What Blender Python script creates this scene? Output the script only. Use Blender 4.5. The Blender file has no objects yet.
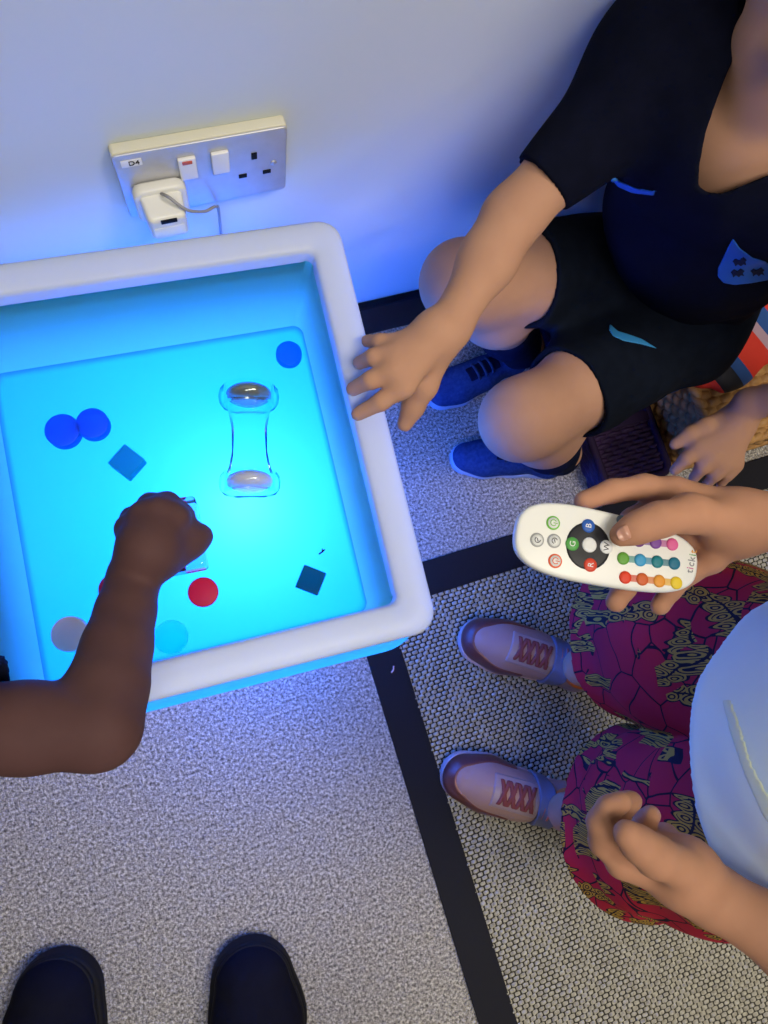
import bpy, math, random
import numpy as np
from mathutils import Vector, Matrix

random.seed(7); rng = np.random.default_rng(7)
sc = bpy.context.scene
COL = sc.collection

# ------------------------------------------------------------------ camera
FPX, CX, CY = 722.7774, 384.0, 512.0
CAM = np.array([0.0, -0.41364, 1.04613])
ROT = np.array([[0.9419, 0.2727, -0.1962], [-0.2991, 0.9466, -0.1202], [0.153, 0.1719, 0.9732]])
cam_data = bpy.data.cameras.new('camera'); cam = bpy.data.objects.new('camera', cam_data); COL.objects.link(cam)
_u, _, _vt = np.linalg.svd(ROT); ROT = _u @ _vt
M4 = np.eye(4); M4[:3, :3] = ROT; M4[:3, 3] = CAM
cam.matrix_world = Matrix(M4.tolist())
cam_data.sensor_fit = 'VERTICAL'; cam_data.sensor_height = 24.0
cam_data.lens = FPX / 1024.0 * 24.0
cam_data.clip_start = 0.02
sc.camera = cam

# ------------------------------------------------------------------ light of the room
sc.view_settings.view_transform = 'Standard'; sc.view_settings.look = 'None'
sc.view_settings.exposure = 0.0; sc.view_settings.gamma = 1.0; sc.view_settings.use_curve_mapping = False
sc.cycles.use_denoising = True; sc.cycles.max_bounces = 8; sc.cycles.diffuse_bounces = 4
sc.cycles.sample_clamp_indirect = 6.0
sc.cycles.caustics_reflective = False; sc.cycles.caustics_refractive = False
world = bpy.data.worlds.new('room_light'); sc.world = world; world.use_nodes = True
bg = world.node_tree.nodes['Background']; bg.inputs[0].default_value = (0.80, 0.86, 1.0, 1); bg.inputs[1].default_value = 0.05

def area_light(name, loc, target, sx, sy, power, col):
    d = bpy.data.lights.new(name, 'AREA'); d.shape = 'RECTANGLE'; d.size = sx; d.size_y = sy; d.energy = power; d.color = col
    o = bpy.data.objects.new(name, d); COL.objects.link(o); o.location = loc
    o.rotation_euler = (Vector(target) - Vector(loc)).to_track_quat('-Z', 'Y').to_euler()
    return o
area_light('ceiling_panel_light', (.15, -1.15, 2.5), (.15, -1.15, 0), .6, .6, 20, (1.0, .92, .80))
area_light('ceiling_panel_light', (1.0, -1.0, 2.5), (1.0, -1.0, 0), .6, .6, 29, (1.0, .90, .74))
area_light('ceiling_panel_light', (-.7, -1.5, 2.5), (-.7, -1.5, 0), .6, .6, 11, (1.0, .95, .86))
area_light('ceiling_panel_light', (1.9, -2.2, 2.5), (1.9, -2.2, 0), .6, .6, 14, (1.0, .92, .80))

# ------------------------------------------------------------------ helpers
def W(px, py, z):                       # the point at height z seen at (px, py) of the 768x1024 photograph
    d = ROT @ np.array([(px - CX) / FPX, -(py - CY) / FPX, -1.0])
    return CAM + (z - CAM[2]) / d[2] * d
def V(*a): return np.array(a, float)
def unit(v): v = np.asarray(v, float); return v / np.linalg.norm(v)

def tag(o, label=None, cat=None, group=None, kind=None):
    if label: o['label'] = label
    if cat: o['category'] = cat
    if group: o['group'] = group
    if kind: o['kind'] = kind
    return o
def empty(name, loc, label, cat, group=None, rotz=0.0):
    o = bpy.data.objects.new(name, None); COL.objects.link(o); o.location = loc; o.rotation_euler = (0, 0, rotz)
    o.empty_display_size = .02
    return tag(o, label, cat, group)
def wmat(o):                            # world matrix of our unscaled parents, without a depsgraph update
    m = Matrix.Translation(o.location) @ o.rotation_euler.to_matrix().to_4x4()
    return wmat(o.parent) @ m if o.parent else m
def build(name, verts, faces, mat, parent=None, smooth=True, world_coords=True):
    v = np.asarray(verts, float).reshape(-1, 3)
    if parent is not None and world_coords:
        inv = np.array(wmat(parent).inverted()); v = v @ inv[:3, :3].T + inv[:3, 3]
    me = bpy.data.meshes.new(name)
    if isinstance(faces, np.ndarray):
        n, k = faces.shape
        me.vertices.add(len(v)); me.vertices.foreach_set('co', v.astype(np.float32).ravel())
        me.loops.add(n * k); me.loops.foreach_set('vertex_index', faces.astype(np.int32).ravel())
        me.polygons.add(n); me.polygons.foreach_set('loop_start', np.arange(0, n * k, k, dtype=np.int32))
        me.update(calc_edges=True); me.validate()
    else:
        me.from_pydata(v.tolist(), [], faces)
    if smooth: me.polygons.foreach_set('use_smooth', np.ones(len(me.polygons), bool))
    me.materials.append(mat)
    o = bpy.data.objects.new(name, me); COL.objects.link(o)
    if parent is not None: o.parent = parent
    return o
def copy_tree(o, parent=None):
    c = o.copy(); COL.objects.link(c); c.parent = parent
    for ch in list(o.children): copy_tree(ch, c)
    return c

# ---- materials
def mat(name, col, rough=.6, spec=.4, noise=None, bump=None, sss=0, metal=0, coat=0, trans=0, ior=1.45, emis=None, sheen=0, alpha=1):
    m = bpy.data.materials.new(name); m.use_nodes = True; nt = m.node_tree; b = nt.nodes['Principled BSDF']
    b.inputs['Base Color'].default_value = (*col, 1); b.inputs['Roughness'].default_value = rough
    b.inputs['Specular IOR Level'].default_value = spec; b.inputs['Metallic'].default_value = metal
    b.inputs['Coat Weight'].default_value = coat; b.inputs['Transmission Weight'].default_value = trans; b.inputs['IOR'].default_value = ior
    b.inputs['Sheen Weight'].default_value = sheen; b.inputs['Alpha'].default_value = alpha
    if sss:
        b.inputs['Subsurface Weight'].default_value = sss; b.inputs['Subsurface Radius'].default_value = (1, .35, .2); b.inputs['Subsurface Scale'].default_value = .006
    tc = nt.nodes.new('ShaderNodeTexCoord')
    if noise:                            # (scale, strength of light/dark variation, second colour)
        n = nt.nodes.new('ShaderNodeTexNoise'); n.inputs['Scale'].default_value = noise[0]; n.inputs['Detail'].default_value = 4
        r = nt.nodes.new('ShaderNodeValToRGB'); r.color_ramp.elements[0].position = .5 - noise[1]; r.color_ramp.elements[1].position = .5 + noise[1]
        r.color_ramp.elements[0].color = (*col, 1); r.color_ramp.elements[1].color = (*noise[2], 1)
        nt.links.new(tc.outputs['Object'], n.inputs['Vector']); nt.links.new(n.outputs['Fac'], r.inputs['Fac']); nt.links.new(r.outputs['Color'], b.inputs['Base Color'])
    if bump:                             # (scale, strength, distance)
        n2 = nt.nodes.new('ShaderNodeTexNoise'); n2.inputs['Scale'].default_value = bump[0]; n2.inputs['Detail'].default_value = 5
        bp = nt.nodes.new('ShaderNodeBump'); bp.inputs['Strength'].default_value = bump[1]; bp.inputs['Distance'].default_value = bump[2]
        nt.links.new(tc.outputs['Object'], n2.inputs['Vector']); nt.links.new(n2.outputs['Fac'], bp.inputs['Height']); nt.links.new(bp.outputs['Normal'], b.inputs['Normal'])
    return m
def translucent_mat(name, col, tcol, fac, rough=.4):
    m = bpy.data.materials.new(name); m.use_nodes = True; nt = m.node_tree
    out = nt.nodes['Material Output']; b = nt.nodes['Principled BSDF']
    b.inputs['Base Color'].default_value = (*col, 1); b.inputs['Roughness'].default_value = rough; b.inputs['Specular IOR Level'].default_value = .35
    t = nt.nodes.new('ShaderNodeBsdfTranslucent'); t.inputs['Color'].default_value = (*tcol, 1)
    mx = nt.nodes.new('ShaderNodeMixShader'); mx.inputs[0].default_value = fac
    nt.links.new(b.outputs[0], mx.inputs[1]); nt.links.new(t.outputs[0], mx.inputs[2]); nt.links.new(mx.outputs[0], out.inputs['Surface'])
    return m
def clear_mat(name, col, mixfac=.35):    # thin clear plastic: part tinted see-through, part glossy
    m = bpy.data.materials.new(name); m.use_nodes = True; nt = m.node_tree
    out = nt.nodes['Material Output']; nt.nodes.remove(nt.nodes['Principled BSDF'])
    t = nt.nodes.new('ShaderNodeBsdfTransparent'); t.inputs['Color'].default_value = (*col, 1)
    g = nt.nodes.new('ShaderNodeBsdfGlossy'); g.inputs['Roughness'].default_value = .05; g.inputs['Color'].default_value = (.9, .9, .95, 1)
    fr = nt.nodes.new('ShaderNodeLayerWeight'); fr.inputs['Blend'].default_value = mixfac
    mx = nt.nodes.new('ShaderNodeMixShader')
    nt.links.new(fr.outputs['Fresnel'], mx.inputs[0]); nt.links.new(t.outputs[0], mx.inputs[1]); nt.links.new(g.outputs[0], mx.inputs[2]); nt.links.new(mx.outputs[0], out.inputs['Surface'])
    return m

# ---- signed-distance modelling: smooth unions of tapered limbs, meshed as one continuous surface
class Grid:
    def __init__(s, lo, hi, h):
        s.lo = np.asarray(lo, float); s.h = h
        s.n = np.ceil((np.asarray(hi, float) - s.lo) / h).astype(int) + 1
    def axes(s, sl=None):
        a = [s.lo[i] + s.h * np.arange(s.n[i]) for i in range(3)]
        if sl: a = [a[i][sl[i]] for i in range(3)]
        return a[0][:, None, None], a[1][None, :, None], a[2][None, None, :]
def cone(a, b, ra, rb, k=.012, flat=None): return (np.asarray(a, float), np.asarray(b, float), ra, rb, k, flat)
def chain(pts, k=.012, flat=None):        # pts: (point, radius), ...
    return [cone(pts[i][0], pts[i + 1][0], pts[i][1], pts[i + 1][1], k, flat) for i in range(len(pts) - 1)]
def ball(c, r, k=.012, flat=None): return cone(c, np.asarray(c, float) + 1e-5, r, r, k, flat)
def bounds(prims, pad):
    lo = np.min([np.minimum(p[0] - p[2], p[1] - p[3]) for p in prims], 0) - pad
    hi = np.max([np.maximum(p[0] + p[2], p[1] + p[3]) for p in prims], 0) + pad
    return lo, hi
def dist(p, X, Y, Z):
    a, b, ra, rb, k, flat = p
    ba = b - a; L2 = max(ba @ ba, 1e-12)
    dx, dy, dz = X - a[0], Y - a[1], Z - a[2]
    t = np.clip((dx * ba[0] + dy * ba[1] + dz * ba[2]) / L2, 0, 1)
    ex, ey, ez = dx - t * ba[0], dy - t * ba[1], dz - t * ba[2]
    r = ra + (rb - ra) * t
    if flat is None: return np.sqrt(ex * ex + ey * ey + ez * ez) - r
    n, s = unit(flat[0]), flat[1]          # thinner by s along n
    c = ex * n[0] + ey * n[1] + ez * n[2]; q = (1 / (s * s) - 1)
    return (np.sqrt(ex * ex + ey * ey + ez * ez + q * c * c) - r) * (s ** .5)
def field(prims, g, reach=.04):
    F = np.full(g.n, 1.0, np.float32)
    for p in prims:
        k = p[4]; R = max(p[2], p[3]) + reach + k
        lo = np.minimum(p[0], p[1]) - R; hi = np.maximum(p[0], p[1]) + R
        i0 = np.clip(((lo - g.lo) / g.h).astype(int), 0, g.n); i1 = np.clip(((hi - g.lo) / g.h).astype(int) + 2, 0, g.n)
        if (i1 <= i0).any(): continue
        sl = tuple(slice(i0[i], i1[i]) for i in range(3))
        d = dist(p, *g.axes(sl)).astype(np.float32); f = F[sl]
        if k > 0:
            h = np.maximum(k - np.abs(f - d), 0) / k
            F[sl] = np.minimum(f, d) - h * h * k * .25
        else: F[sl] = np.minimum(f, d)
    return F
def surface(F, g):                        # naive surface nets -> verts, quads
    I = F < 0
    I[0] = I[-1] = False; I[:, 0] = I[:, -1] = False; I[:, :, 0] = I[:, :, -1] = False
    c = I[:-1, :-1, :-1].astype(np.int8)
    s = np.zeros(c.shape, np.int8)
    cs = [(i, j, k) for i in (0, 1) for j in (0, 1) for k in (0, 1)]
    N = np.array(F.shape)
    for (i, j, k) in cs: s += I[i:N[0] - 1 + i, j:N[1] - 1 + j, k:N[2] - 1 + k]
    act = np.argwhere((s > 0) & (s < 8))
    if len(act) == 0: return np.zeros((0, 3)), np.zeros((0, 4), int)
    val = {q: np.where(I[act[:, 0] + q[0], act[:, 1] + q[1], act[:, 2] + q[2]], np.minimum(F[act[:, 0] + q[0], act[:, 1] + q[1], act[:, 2] + q[2]], -1e-7), np.maximum(F[act[:, 0] + q[0], act[:, 1] + q[1], act[:, 2] + q[2]], 1e-7)) for q in cs}
    acc = np.zeros((len(act), 3)); cnt = np.zeros(len(act))
    for a in cs:
        for ax in range(3):
            if a[ax]: continue
            b = list(a); b[ax] = 1; b = tuple(b)
            va, vb = val[a], val[b]; m = (va < 0) != (vb < 0)
            t = np.where(m, va / np.where(m, va - vb, 1), 0)
            p = np.tile(np.array(a, float), (len(act), 1)); p[:, ax] += t
            acc[m] += p[m]; cnt[m] += 1
    verts = g.lo + g.h * (act + acc / cnt[:, None])
    idx = np.full(c.shape, -1, np.int32); idx[act[:, 0], act[:, 1], act[:, 2]] = np.arange(len(act))
    quads = []
    for ax in range(3):
        o1, o2 = [(1, 2), (2, 0), (0, 1)][ax]
        A = I; sl0 = [slice(None)] * 3; sl1 = [slice(None)] * 3; sl0[ax] = slice(0, -1); sl1[ax] = slice(1, None)
        e = np.argwhere(A[tuple(sl0)] != A[tuple(sl1)])
        e = e[(e[:, o1] > 0) & (e[:, o2] > 0) & (e[:, o1] < N[o1] - 1) & (e[:, o2] < N[o2] - 1)]
        def at(d1, d2):
            q = e.copy(); q[:, o1] -= d1; q[:, o2] -= d2; return idx[q[:, 0], q[:, 1], q[:, 2]]
        Q = np.stack([at(1, 1), at(0, 1), at(0, 0), at(1, 0)], 1)
        ins = A[e[:, 0], e[:, 1], e[:, 2]]
        Q[~ins] = Q[~ins][:, ::-1]
        quads.append(Q)
    Q = np.concatenate(quads); Q = Q[(Q >= 0).all(1)]
    return verts, Q
def relax(v, q, n=2):                     # a little Laplacian smoothing
    for _ in range(n):
        s = np.zeros_like(v); c = np.zeros(len(v))
        for a, b in ((0, 1), (1, 2), (2, 3), (3, 0)):
            np.add.at(s, q[:, a], v[q[:, b]]); np.add.at(s, q[:, b], v[q[:, a]])
            np.add.at(c, q[:, a], 1); np.add.at(c, q[:, b], 1)
        v = v * .5 + .5 * s / np.maximum(c, 1)[:, None]
    return v
def mesh_field(name, F, g, m, parent, n=1):
    v, q = surface(F, g)
    return build(name, relax(v, q, n), q, m, parent)
def mesh_prims(name, prims, m, parent, h=.003, n=1):
    lo, hi = bounds(prims, .012); g = Grid(lo, hi, h)
    return mesh_field(name, field(prims, g), g, m, parent, n)
def plane(g, p, n):                       # negative behind the plane
    X, Y, Z = g.axes(); n = unit(n); return (X - p[0]) * n[0] + (Y - p[1]) * n[1] + (Z - p[2]) * n[2]
def wrinkle(g, f, amp, seed):
    X, Y, Z = g.axes(); r = np.random.default_rng(seed); o = 0
    for i in range(5):
        d = unit(r.normal(size=3)) * f * r.uniform(.6, 1.7); o = o + np.sin(X * d[0] + Y * d[1] + Z * d[2] + r.uniform(0, 6) + 1.5 * np.sin(X * d[1] * .6 - Z * d[0] * .5))
    return (o * amp / 2.2).astype(np.float32)
def poly_prism(g, pts, c, axis, up):      # signed distance (approx) of a 2-D polygon swept along axis; pts in metres around c
    X, Y, Z = g.axes(); axis = unit(axis); u = unit(np.cross(up, axis)); w = np.cross(axis, u)
    a = (X - c[0]) * u[0] + (Y - c[1]) * u[1] + (Z - c[2]) * u[2]; b = (X - c[0]) * w[0] + (Y - c[1]) * w[1] + (Z - c[2]) * w[2]
    d = np.full(np.broadcast(a, b).shape, 1e9); inside = np.zeros(d.shape, bool)
    n = len(pts)
    for i in range(n):
        x0, y0 = pts[i]; x1, y1 = pts[(i + 1) % n]; ex, ey = x1 - x0, y1 - y0
        t = np.clip(((a - x0) * ex + (b - y0) * ey) / (ex * ex + ey * ey + 1e-12), 0, 1)
        d = np.minimum(d, (a - x0 - t * ex) ** 2 + (b - y0 - t * ey) ** 2)
        cr = ((y0 > b) != (y1 > b)) & (a < (x1 - x0) * (b - y0) / ((y1 - y0) if abs(y1 - y0) > 1e-12 else 1e-12) + x0)
        inside ^= cr
    return np.where(inside, -np.sqrt(d), np.sqrt(d)).astype(np.float32)
def px_prism(g, pts, z):                  # a patch whose outline is measured in the photograph, lying at about height z
    c = W(np.mean([p[0] for p in pts]), np.mean([p[1] for p in pts]), z)
    axis = unit(CAM - c); up = unit(ROT[:, 1]); u = unit(np.cross(up, axis)); w = np.cross(axis, u)
    q = [((W(*p, z) - c) @ u, (W(*p, z) - c) @ w) for p in pts]
    return poly_prism(g, q, c, axis, up)

# ---- plain solids
def rrect(w, d, r, n=8):                  # rounded rectangle, counter-clockwise, centred
    pts = []
    for cx, cy, a0 in ((w/2-r, d/2-r, 0), (-w/2+r, d/2-r, 90), (-w/2+r, -d/2+r, 180), (w/2-r, -d/2+r, 270)):
        for i in range(n + 1):
            a = math.radians(a0 + 90 * i / n); pts.append((cx + r * math.cos(a), cy + r * math.sin(a)))
    return pts
def loft(loops, cap0=True, cap1=True):
    n = len(loops[0]); v = [p for L in loops for p in L]; f = []
    for i in range(len(loops) - 1):
        for j in range(n): f.append((i*n + j, i*n + (j+1) % n, (i+1)*n + (j+1) % n, (i+1)*n + j))
    if cap0: f.append(tuple(range(n))[::-1])
    if cap1: f.append(tuple((len(loops)-1)*n + j for j in range(n)))
    return v, f
def rbox(w, d, h, r=.003, e=.0012, n=5):  # box with rounded corners and edges, base at z=0
    L = []
    for k in range(4):
        a = math.pi/2 * k/3; i = e * (1 - math.sin(a)); L.append([(x, y, e*(1-math.cos(a))) for x, y in rrect(w-2*i, d-2*i, max(r-i, 1e-4), n)])
    for k in range(4):
        a = math.pi/2 * k/3; i = e * (1 - math.cos(a)); L.append([(x, y, h - e + e*math.sin(a)) for x, y in rrect(w-2*i, d-2*i, max(r-i, 1e-4), n)])
    return loft(L)
def lathe(profile, n=40, cap0=True, cap1=True):
    L = [[(r*math.cos(2*math.pi*i/n), r*math.sin(2*math.pi*i/n), z) for i in range(n)] for r, z in profile]
    return loft(L, cap0, cap1)
def xf(vf, M=None, loc=(0, 0, 0)):
    v, f = vf; v = np.asarray(v, float)
    if M is not None: v = v @ np.asarray(M, float).T
    return v + np.asarray(loc, float), f
def join(*vfs):
    V_, F_ = [], []; o = 0
    for v, f in vfs:
        V_.append(np.asarray(v, float)); F_ += [tuple(i + o for i in q) for q in f]; o += len(v)
    return np.concatenate(V_), F_
def rotz(a): c, s = math.cos(a), math.sin(a); return np.array([[c, -s, 0], [s, c, 0], [0, 0, 1]])
def tube(pts, r, n=8):
    pts = [np.asarray(p, float) for p in pts]; L = []; up = V(.13, .2, .97)
    for i, p in enumerate(pts):
        t = unit(pts[min(i+1, len(pts)-1)] - pts[max(i-1, 0)]); a = unit(np.cross(up, t)); b = np.cross(t, a)
        rr = r[i] if isinstance(r, (list, tuple)) else r
        L.append([p + rr*(math.cos(2*math.pi*k/n)*a + math.sin(2*math.pi*k/n)*b) for k in range(n)])
    return loft(L)
def spline(pts, m=6):
    P = [np.asarray(p, float) for p in pts]; P = [2*P[0]-P[1]] + P + [2*P[-1]-P[-2]]; out = []
    for i in range(1, len(P)-2):
        for k in range(m):
            t = k/m; a, b, c, d = P[i-1:i+3]
            out.append(.5*((2*b) + (c-a)*t + (2*a-5*b+4*c-d)*t*t + (3*b-a-3*c+d)*t**3))
    return out + [P[-2]]
def text_mesh(body, size, depth=.0003):   # lettering as a mesh lying in XY, centred
    cu = bpy.data.curves.new('lettering', 'FONT'); cu.body = body; cu.size = size; cu.extrude = depth; cu.align_x = 'CENTER'; cu.align_y = 'CENTER'; cu.resolution_u = 3
    o = bpy.data.objects.new('lettering', cu); COL.objects.link(o)
    dg = bpy.context.evaluated_depsgraph_get(); me = bpy.data.meshes.new_from_object(o.evaluated_get(dg))
    v = [tuple(q.co) for q in me.vertices]; f = [tuple(p.vertices) for p in me.polygons]
    bpy.data.objects.remove(o); bpy.data.curves.remove(cu); bpy.data.meshes.remove(me)
    return v, f

# ------------------------------------------------------------------ the room
def carpet_mat():
    m = mat('speckled_carpet', (.42, .40, .37), .95, .1); nt = m.node_tree; b = nt.nodes['Principled BSDF']
    tc = nt.nodes.new('ShaderNodeTexCoord')
    n = nt.nodes.new('ShaderNodeTexNoise'); n.inputs['Scale'].default_value = 260; n.inputs['Detail'].default_value = 3; n.inputs['Roughness'].default_value = .75
    r = nt.nodes.new('ShaderNodeValToRGB'); e = r.color_ramp.elements
    e[0].position = .34; e[0].color = (.07, .065, .06, 1); e[1].position = .64; e[1].color = (.66, .63, .56, 1)
    k = e.new(.45); k.color = (.24, .225, .205, 1); k = e.new(.55); k.color = (.42, .395, .35, 1)
    n2 = nt.nodes.new('ShaderNodeTexNoise'); n2.inputs['Scale'].default_value = 420; n2.inputs['Detail'].default_value = 3
    bp = nt.nodes.new('ShaderNodeBump'); bp.inputs['Strength'].default_value = .8; bp.inputs['Distance'].default_value = .004
    L = nt.links.new
    L(tc.outputs['Object'], n.inputs['Vector']); L(tc.outputs['Object'], n2.inputs['Vector']); L(n.outputs['Fac'], r.inputs['Fac']); L(r.outputs['Color'], b.inputs['Base Color'])
    L(n2.outputs['Fac'], bp.inputs['Height']); L(bp.outputs['Normal'], b.inputs['Normal'])
    return m
v, f = rbox(4.4, 3.4, .05, .002, .001, 1)
tag(build('floor', *xf((v, f), None, (.3, -1.63, -.05)), carpet_mat(), smooth=False), 'pale grey speckled carpet over the whole floor', 'floor', kind='structure')
M_wall = mat('wall_paint', (.60, .64, .63), .55, .3, bump=(160, .06, .001))
v, f = rbox(4.4, .08, 2.5, .002, .001, 1)
tag(build('wall_back', *xf((v, f), None, (.3, .04, 0)), M_wall, smooth=False), 'white painted wall behind the tray', 'wall', kind='structure')
v, f = rbox(4.4, .012, .0976, .001, .003, 2)
tag(build('baseboard_back', *xf((v, f), None, (.3, -.006, 0)), mat('black_skirting', (.006, .006, .009), .5, .2)), 'black skirting board along the wall', 'baseboard', kind='structure')

# ------------------------------------------------------------------ woven mat with a black border
RX, RY, RB = .1227, -.3722, .0505
RW, RD = .95, 1.05
rug = empty('rug', (RX + RW/2, RY - RD/2, 0), 'grey beige woven rug with a flat black border under the pink trainers', 'rug')
M_black = mat('black_border', (.012, .012, .016), .75, .15, bump=(300, .1, .001))
def strip(x0, x1, y0, y1, h): return xf(rbox(x1-x0, y1-y0, h, .002, .0012, 2), None, ((x0+x1)/2, (y0+y1)/2, 0))
brd = join(strip(RX, RX+RB, RY-RD, RY, .006), strip(RX+RB-.001, RX+RW-RB+.001, RY-RB, RY, .0062), strip(RX+RW-RB, RX+RW, RY-RD, RY, .006), strip(RX+RB-.001, RX+RW-RB+.001, RY-RD, RY-RD+RB, .0062))
build('border', *brd, M_black, rug, smooth=False)
gx = np.arange(RX+RB-.002, RX+RW-RB-.09, .00125); gy = np.arange(RY-RD+RB+.06, RY-RB+.002, .00125)
X, Y = np.meshgrid(gx, gy, indexing='ij')
pu, pv = .0098, .0062
Xs = X + .0008*np.sin(Y*90); Ys = Y + .0006*np.sin(X*70 + 1)
row = np.floor(Ys/pv); uu = Xs/pu + .5*(row % 2); fu = uu % 1; fv = (Ys/pv) % 1
hh = (np.maximum(0, 1-((2*fu-1)/.92)**2) * np.maximum(0, 1-((2*fv-1)/.96)**2)) ** .6
cellr = np.sin(np.floor(uu)*12.9898 + row*78.233)*43758.5453; cellr = cellr - np.floor(cellr)
Z = .0012 + .0048*hh*(.75+.4*cellr)
nx, ny = X.shape; ii = np.arange(nx*ny).reshape(nx, ny)
q = np.stack([ii[:-1, :-1], ii[1:, :-1], ii[1:, 1:], ii[:-1, 1:]], -1).reshape(-1, 4)
M_weave = mat('sisal_yarn', (.27, .25, .20), .9, .1, noise=(220, .2, (.50, .48, .40)))
build('woven_field', np.stack([X, Y, Z], -1).reshape(-1, 3), q, M_weave, rug)
build('backing', *strip(RX+RB-.003, RX+RW-RB+.003, RY-RD+RB-.003, RY-RB+.003, .0028), mat('rug_backing', (.035, .033, .03), .9, .1), rug, smooth=False)

# ------------------------------------------------------------------ glowing water tray
TA, TX, TY, HT, LL, RWD, DEP, INS = -.0679, .1593, -.0743, .4595, .3737, .029, .1051, .0127
cs_, sn_ = math.cos(TA), math.sin(TA)
TC = V(TX - LL/2*cs_ + LL/2*sn_, TY - LL/2*sn_ - LL/2*cs_, 0)
tray = empty('water_tray', TC, 'large square white plastic water tray glowing blue from inside', 'water tray', rotz=TA)
ZF = HT - DEP
def ring(inset, z, r, dy=0.): return [(x, y + dy, z) for x, y in rrect(LL-2*inset, LL-2*inset, r, 10)]
M_shell = translucent_mat('glow_tinted_plastic', (.50, .68, .80), (.30, .74, .55), .97)  # white plastic with the cyan of the glow mixed into its colour
M_floor = translucent_mat('dim_glow_tinted_floor_plastic', (.36, .58, .75), (.06, .36, .34), .97)  # darker cyan tint: the floor's dimmer glow is put into the colour
M_rim = translucent_mat('thick_white_plastic', (.54, .58, .66), (.8, .85, .9), .13)
M_body = translucent_mat('frosted_body_plastic', (.75, .77, .80), (.85, .90, .95), .37)
ri = .02
# rim: a rounded lip
R_ = []
for k in range(9):
    a = math.pi*k/8; R_.append(ring(RWD/2 - RWD/2*math.cos(a), HT - .007 + .007*math.sin(a)**.6, ri if k < 4 else max(.008, ri - RWD*k/8)))
R_ = [ring(.001, HT-.028, ri), ring(0, HT-.022, ri)] + R_ + [ring(RWD+.0006, HT-.02, .008)]
v, f = loft(R_, False, False); build('rim', v, f, M_rim, tray, world_coords=False)
# basin: sloping walls, a small fillet, flat floor
B_ = [ring(RWD+.0004, HT-.016, .008)]
for k in range(6): t = k/5; B_.append(ring(RWD + INS*t*.9, HT-.016 - (DEP-.021)*t, .010, -INS*t*.9))
for k in range(1, 5): a = math.pi/2*k/4; B_.append(ring(RWD + INS*.9 + .005*(1-math.cos(a)) , ZF + .005*(1-math.sin(a)), .010, -INS*.9))
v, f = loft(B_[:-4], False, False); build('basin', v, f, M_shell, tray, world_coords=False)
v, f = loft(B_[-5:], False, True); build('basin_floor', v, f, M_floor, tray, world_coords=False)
# moulded body down to the floor
Bd = [ring(.0050, HT-.024, .030, -.004), ring(.0042, HT-.030, .040, -.0125)] + [ring(.0042 + .012*t, (HT-.060)*(1-t) + .004*t, .040, -.0135 + .006*t) for t in np.linspace(0, 1, 8)]
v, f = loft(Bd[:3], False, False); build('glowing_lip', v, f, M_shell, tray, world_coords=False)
v, f = loft(Bd[2:], False, True); build('moulded_body', v, f, M_body, tray, world_coords=False)
hot = W(243, 505, ZF)
def point_light(name, loc, rad, power, col):
    d = bpy.data.lights.new(name, 'POINT'); d.energy = power; d.color = col; d.shadow_soft_size = rad
    o = bpy.data.objects.new(name, d); COL.objects.link(o); o.parent = tray; o.location = wmat(tray).inverted() @ Vector(loc)
    return o
point_light('blue_lamp', (hot[0]-.0, hot[1]+.0, ZF-.25), .03, 20.0, (0.0, .13, 1.0))
point_light('white_core_lamp', (hot[0], hot[1], ZF-.055), .012, .55, (.55, .75, 1.0))

# ------------------------------------------------------------------ twin wall socket and the charger plugged into it
SX, SZ = .0577, .4587
def wp(vf, loc): # local (x right, y up the wall, z out of the wall) -> world
    v, f = vf; v = np.asarray(v, float); return np.stack([v[:, 0], -v[:, 2], v[:, 1]], 1) + np.asarray(loc, float), [tuple(q) for q in f]
sock = empty('wall_socket', (SX, 0, SZ), 'brushed metal twin wall socket above the tray', 'wall socket')
M_cream = mat('cream_plastic', (.62, .60, .48), .5, .4)
M_steel = mat('brushed_steel', (.62, .62, .64), .42, .5, noise=(90, .3, (.54, .54, .56)), metal=.55)
M_white = mat('white_plastic', (.80, .80, .80), .4, .4)
M_dark = mat('dark_slot', (.008, .008, .01), .6, .2)
build('back_box', *wp(rbox(.146, .086, .0100, .004, .0015), (SX, 0, SZ)), M_cream, sock)
build('cover_plate', *wp(xf(rbox(.145, .085, .0022, .004, .0009), None, (0, 0, .0100)), (SX, 0, SZ)), M_steel, sock)
FZ = .0122
def on_plate(dx, dz): return (SX+dx, -FZ, SZ+dz)
for dx, red in ((-.0145, True), (.0135, False)):
    sw = build('rocker_switch', *wp(rbox(.0150, .0270, .0034, .0012, .0008, 3), on_plate(dx, .0150)), M_white, sock)
    if red: build('indicator', *wp(rbox(.0085, .0040, .0040, .0008, .0004, 3), on_plate(dx, .0245)), mat('red_indicator', (.55, .10, .05), .4), sw)
for dx, dz, w, h in ((.0435, .0135, .0050, .0085), (.0325, -.0110, .0075, .0050), (.0545, -.0110, .0075, .0050), (-.054, -.004, .005, .0085)):
    build('pin_hole', *wp(rbox(w, h, .0007, .0005, .0002, 2), on_plate(dx, dz)), M_dark, sock)
lab = build('sticker', *wp(rbox(.0170, .0085, .0005, .0006, .0002, 2), on_plate(-.0585, .0320)), M_white, sock)
build('sticker_lettering', *wp(text_mesh('D4', .0075, .0002), (SX-.0565, -FZ-.0008, SZ+.0320)), M_dark, lab)
for dx in (-.0605, .0605):
    sc_ = build('screw', *wp(lathe([(.0028, 0), (.0030, .0004), (.0020, .0009)], 16), on_plate(dx, -.0005 if dx > 0 else .0005)), M_steel, sock)

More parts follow.
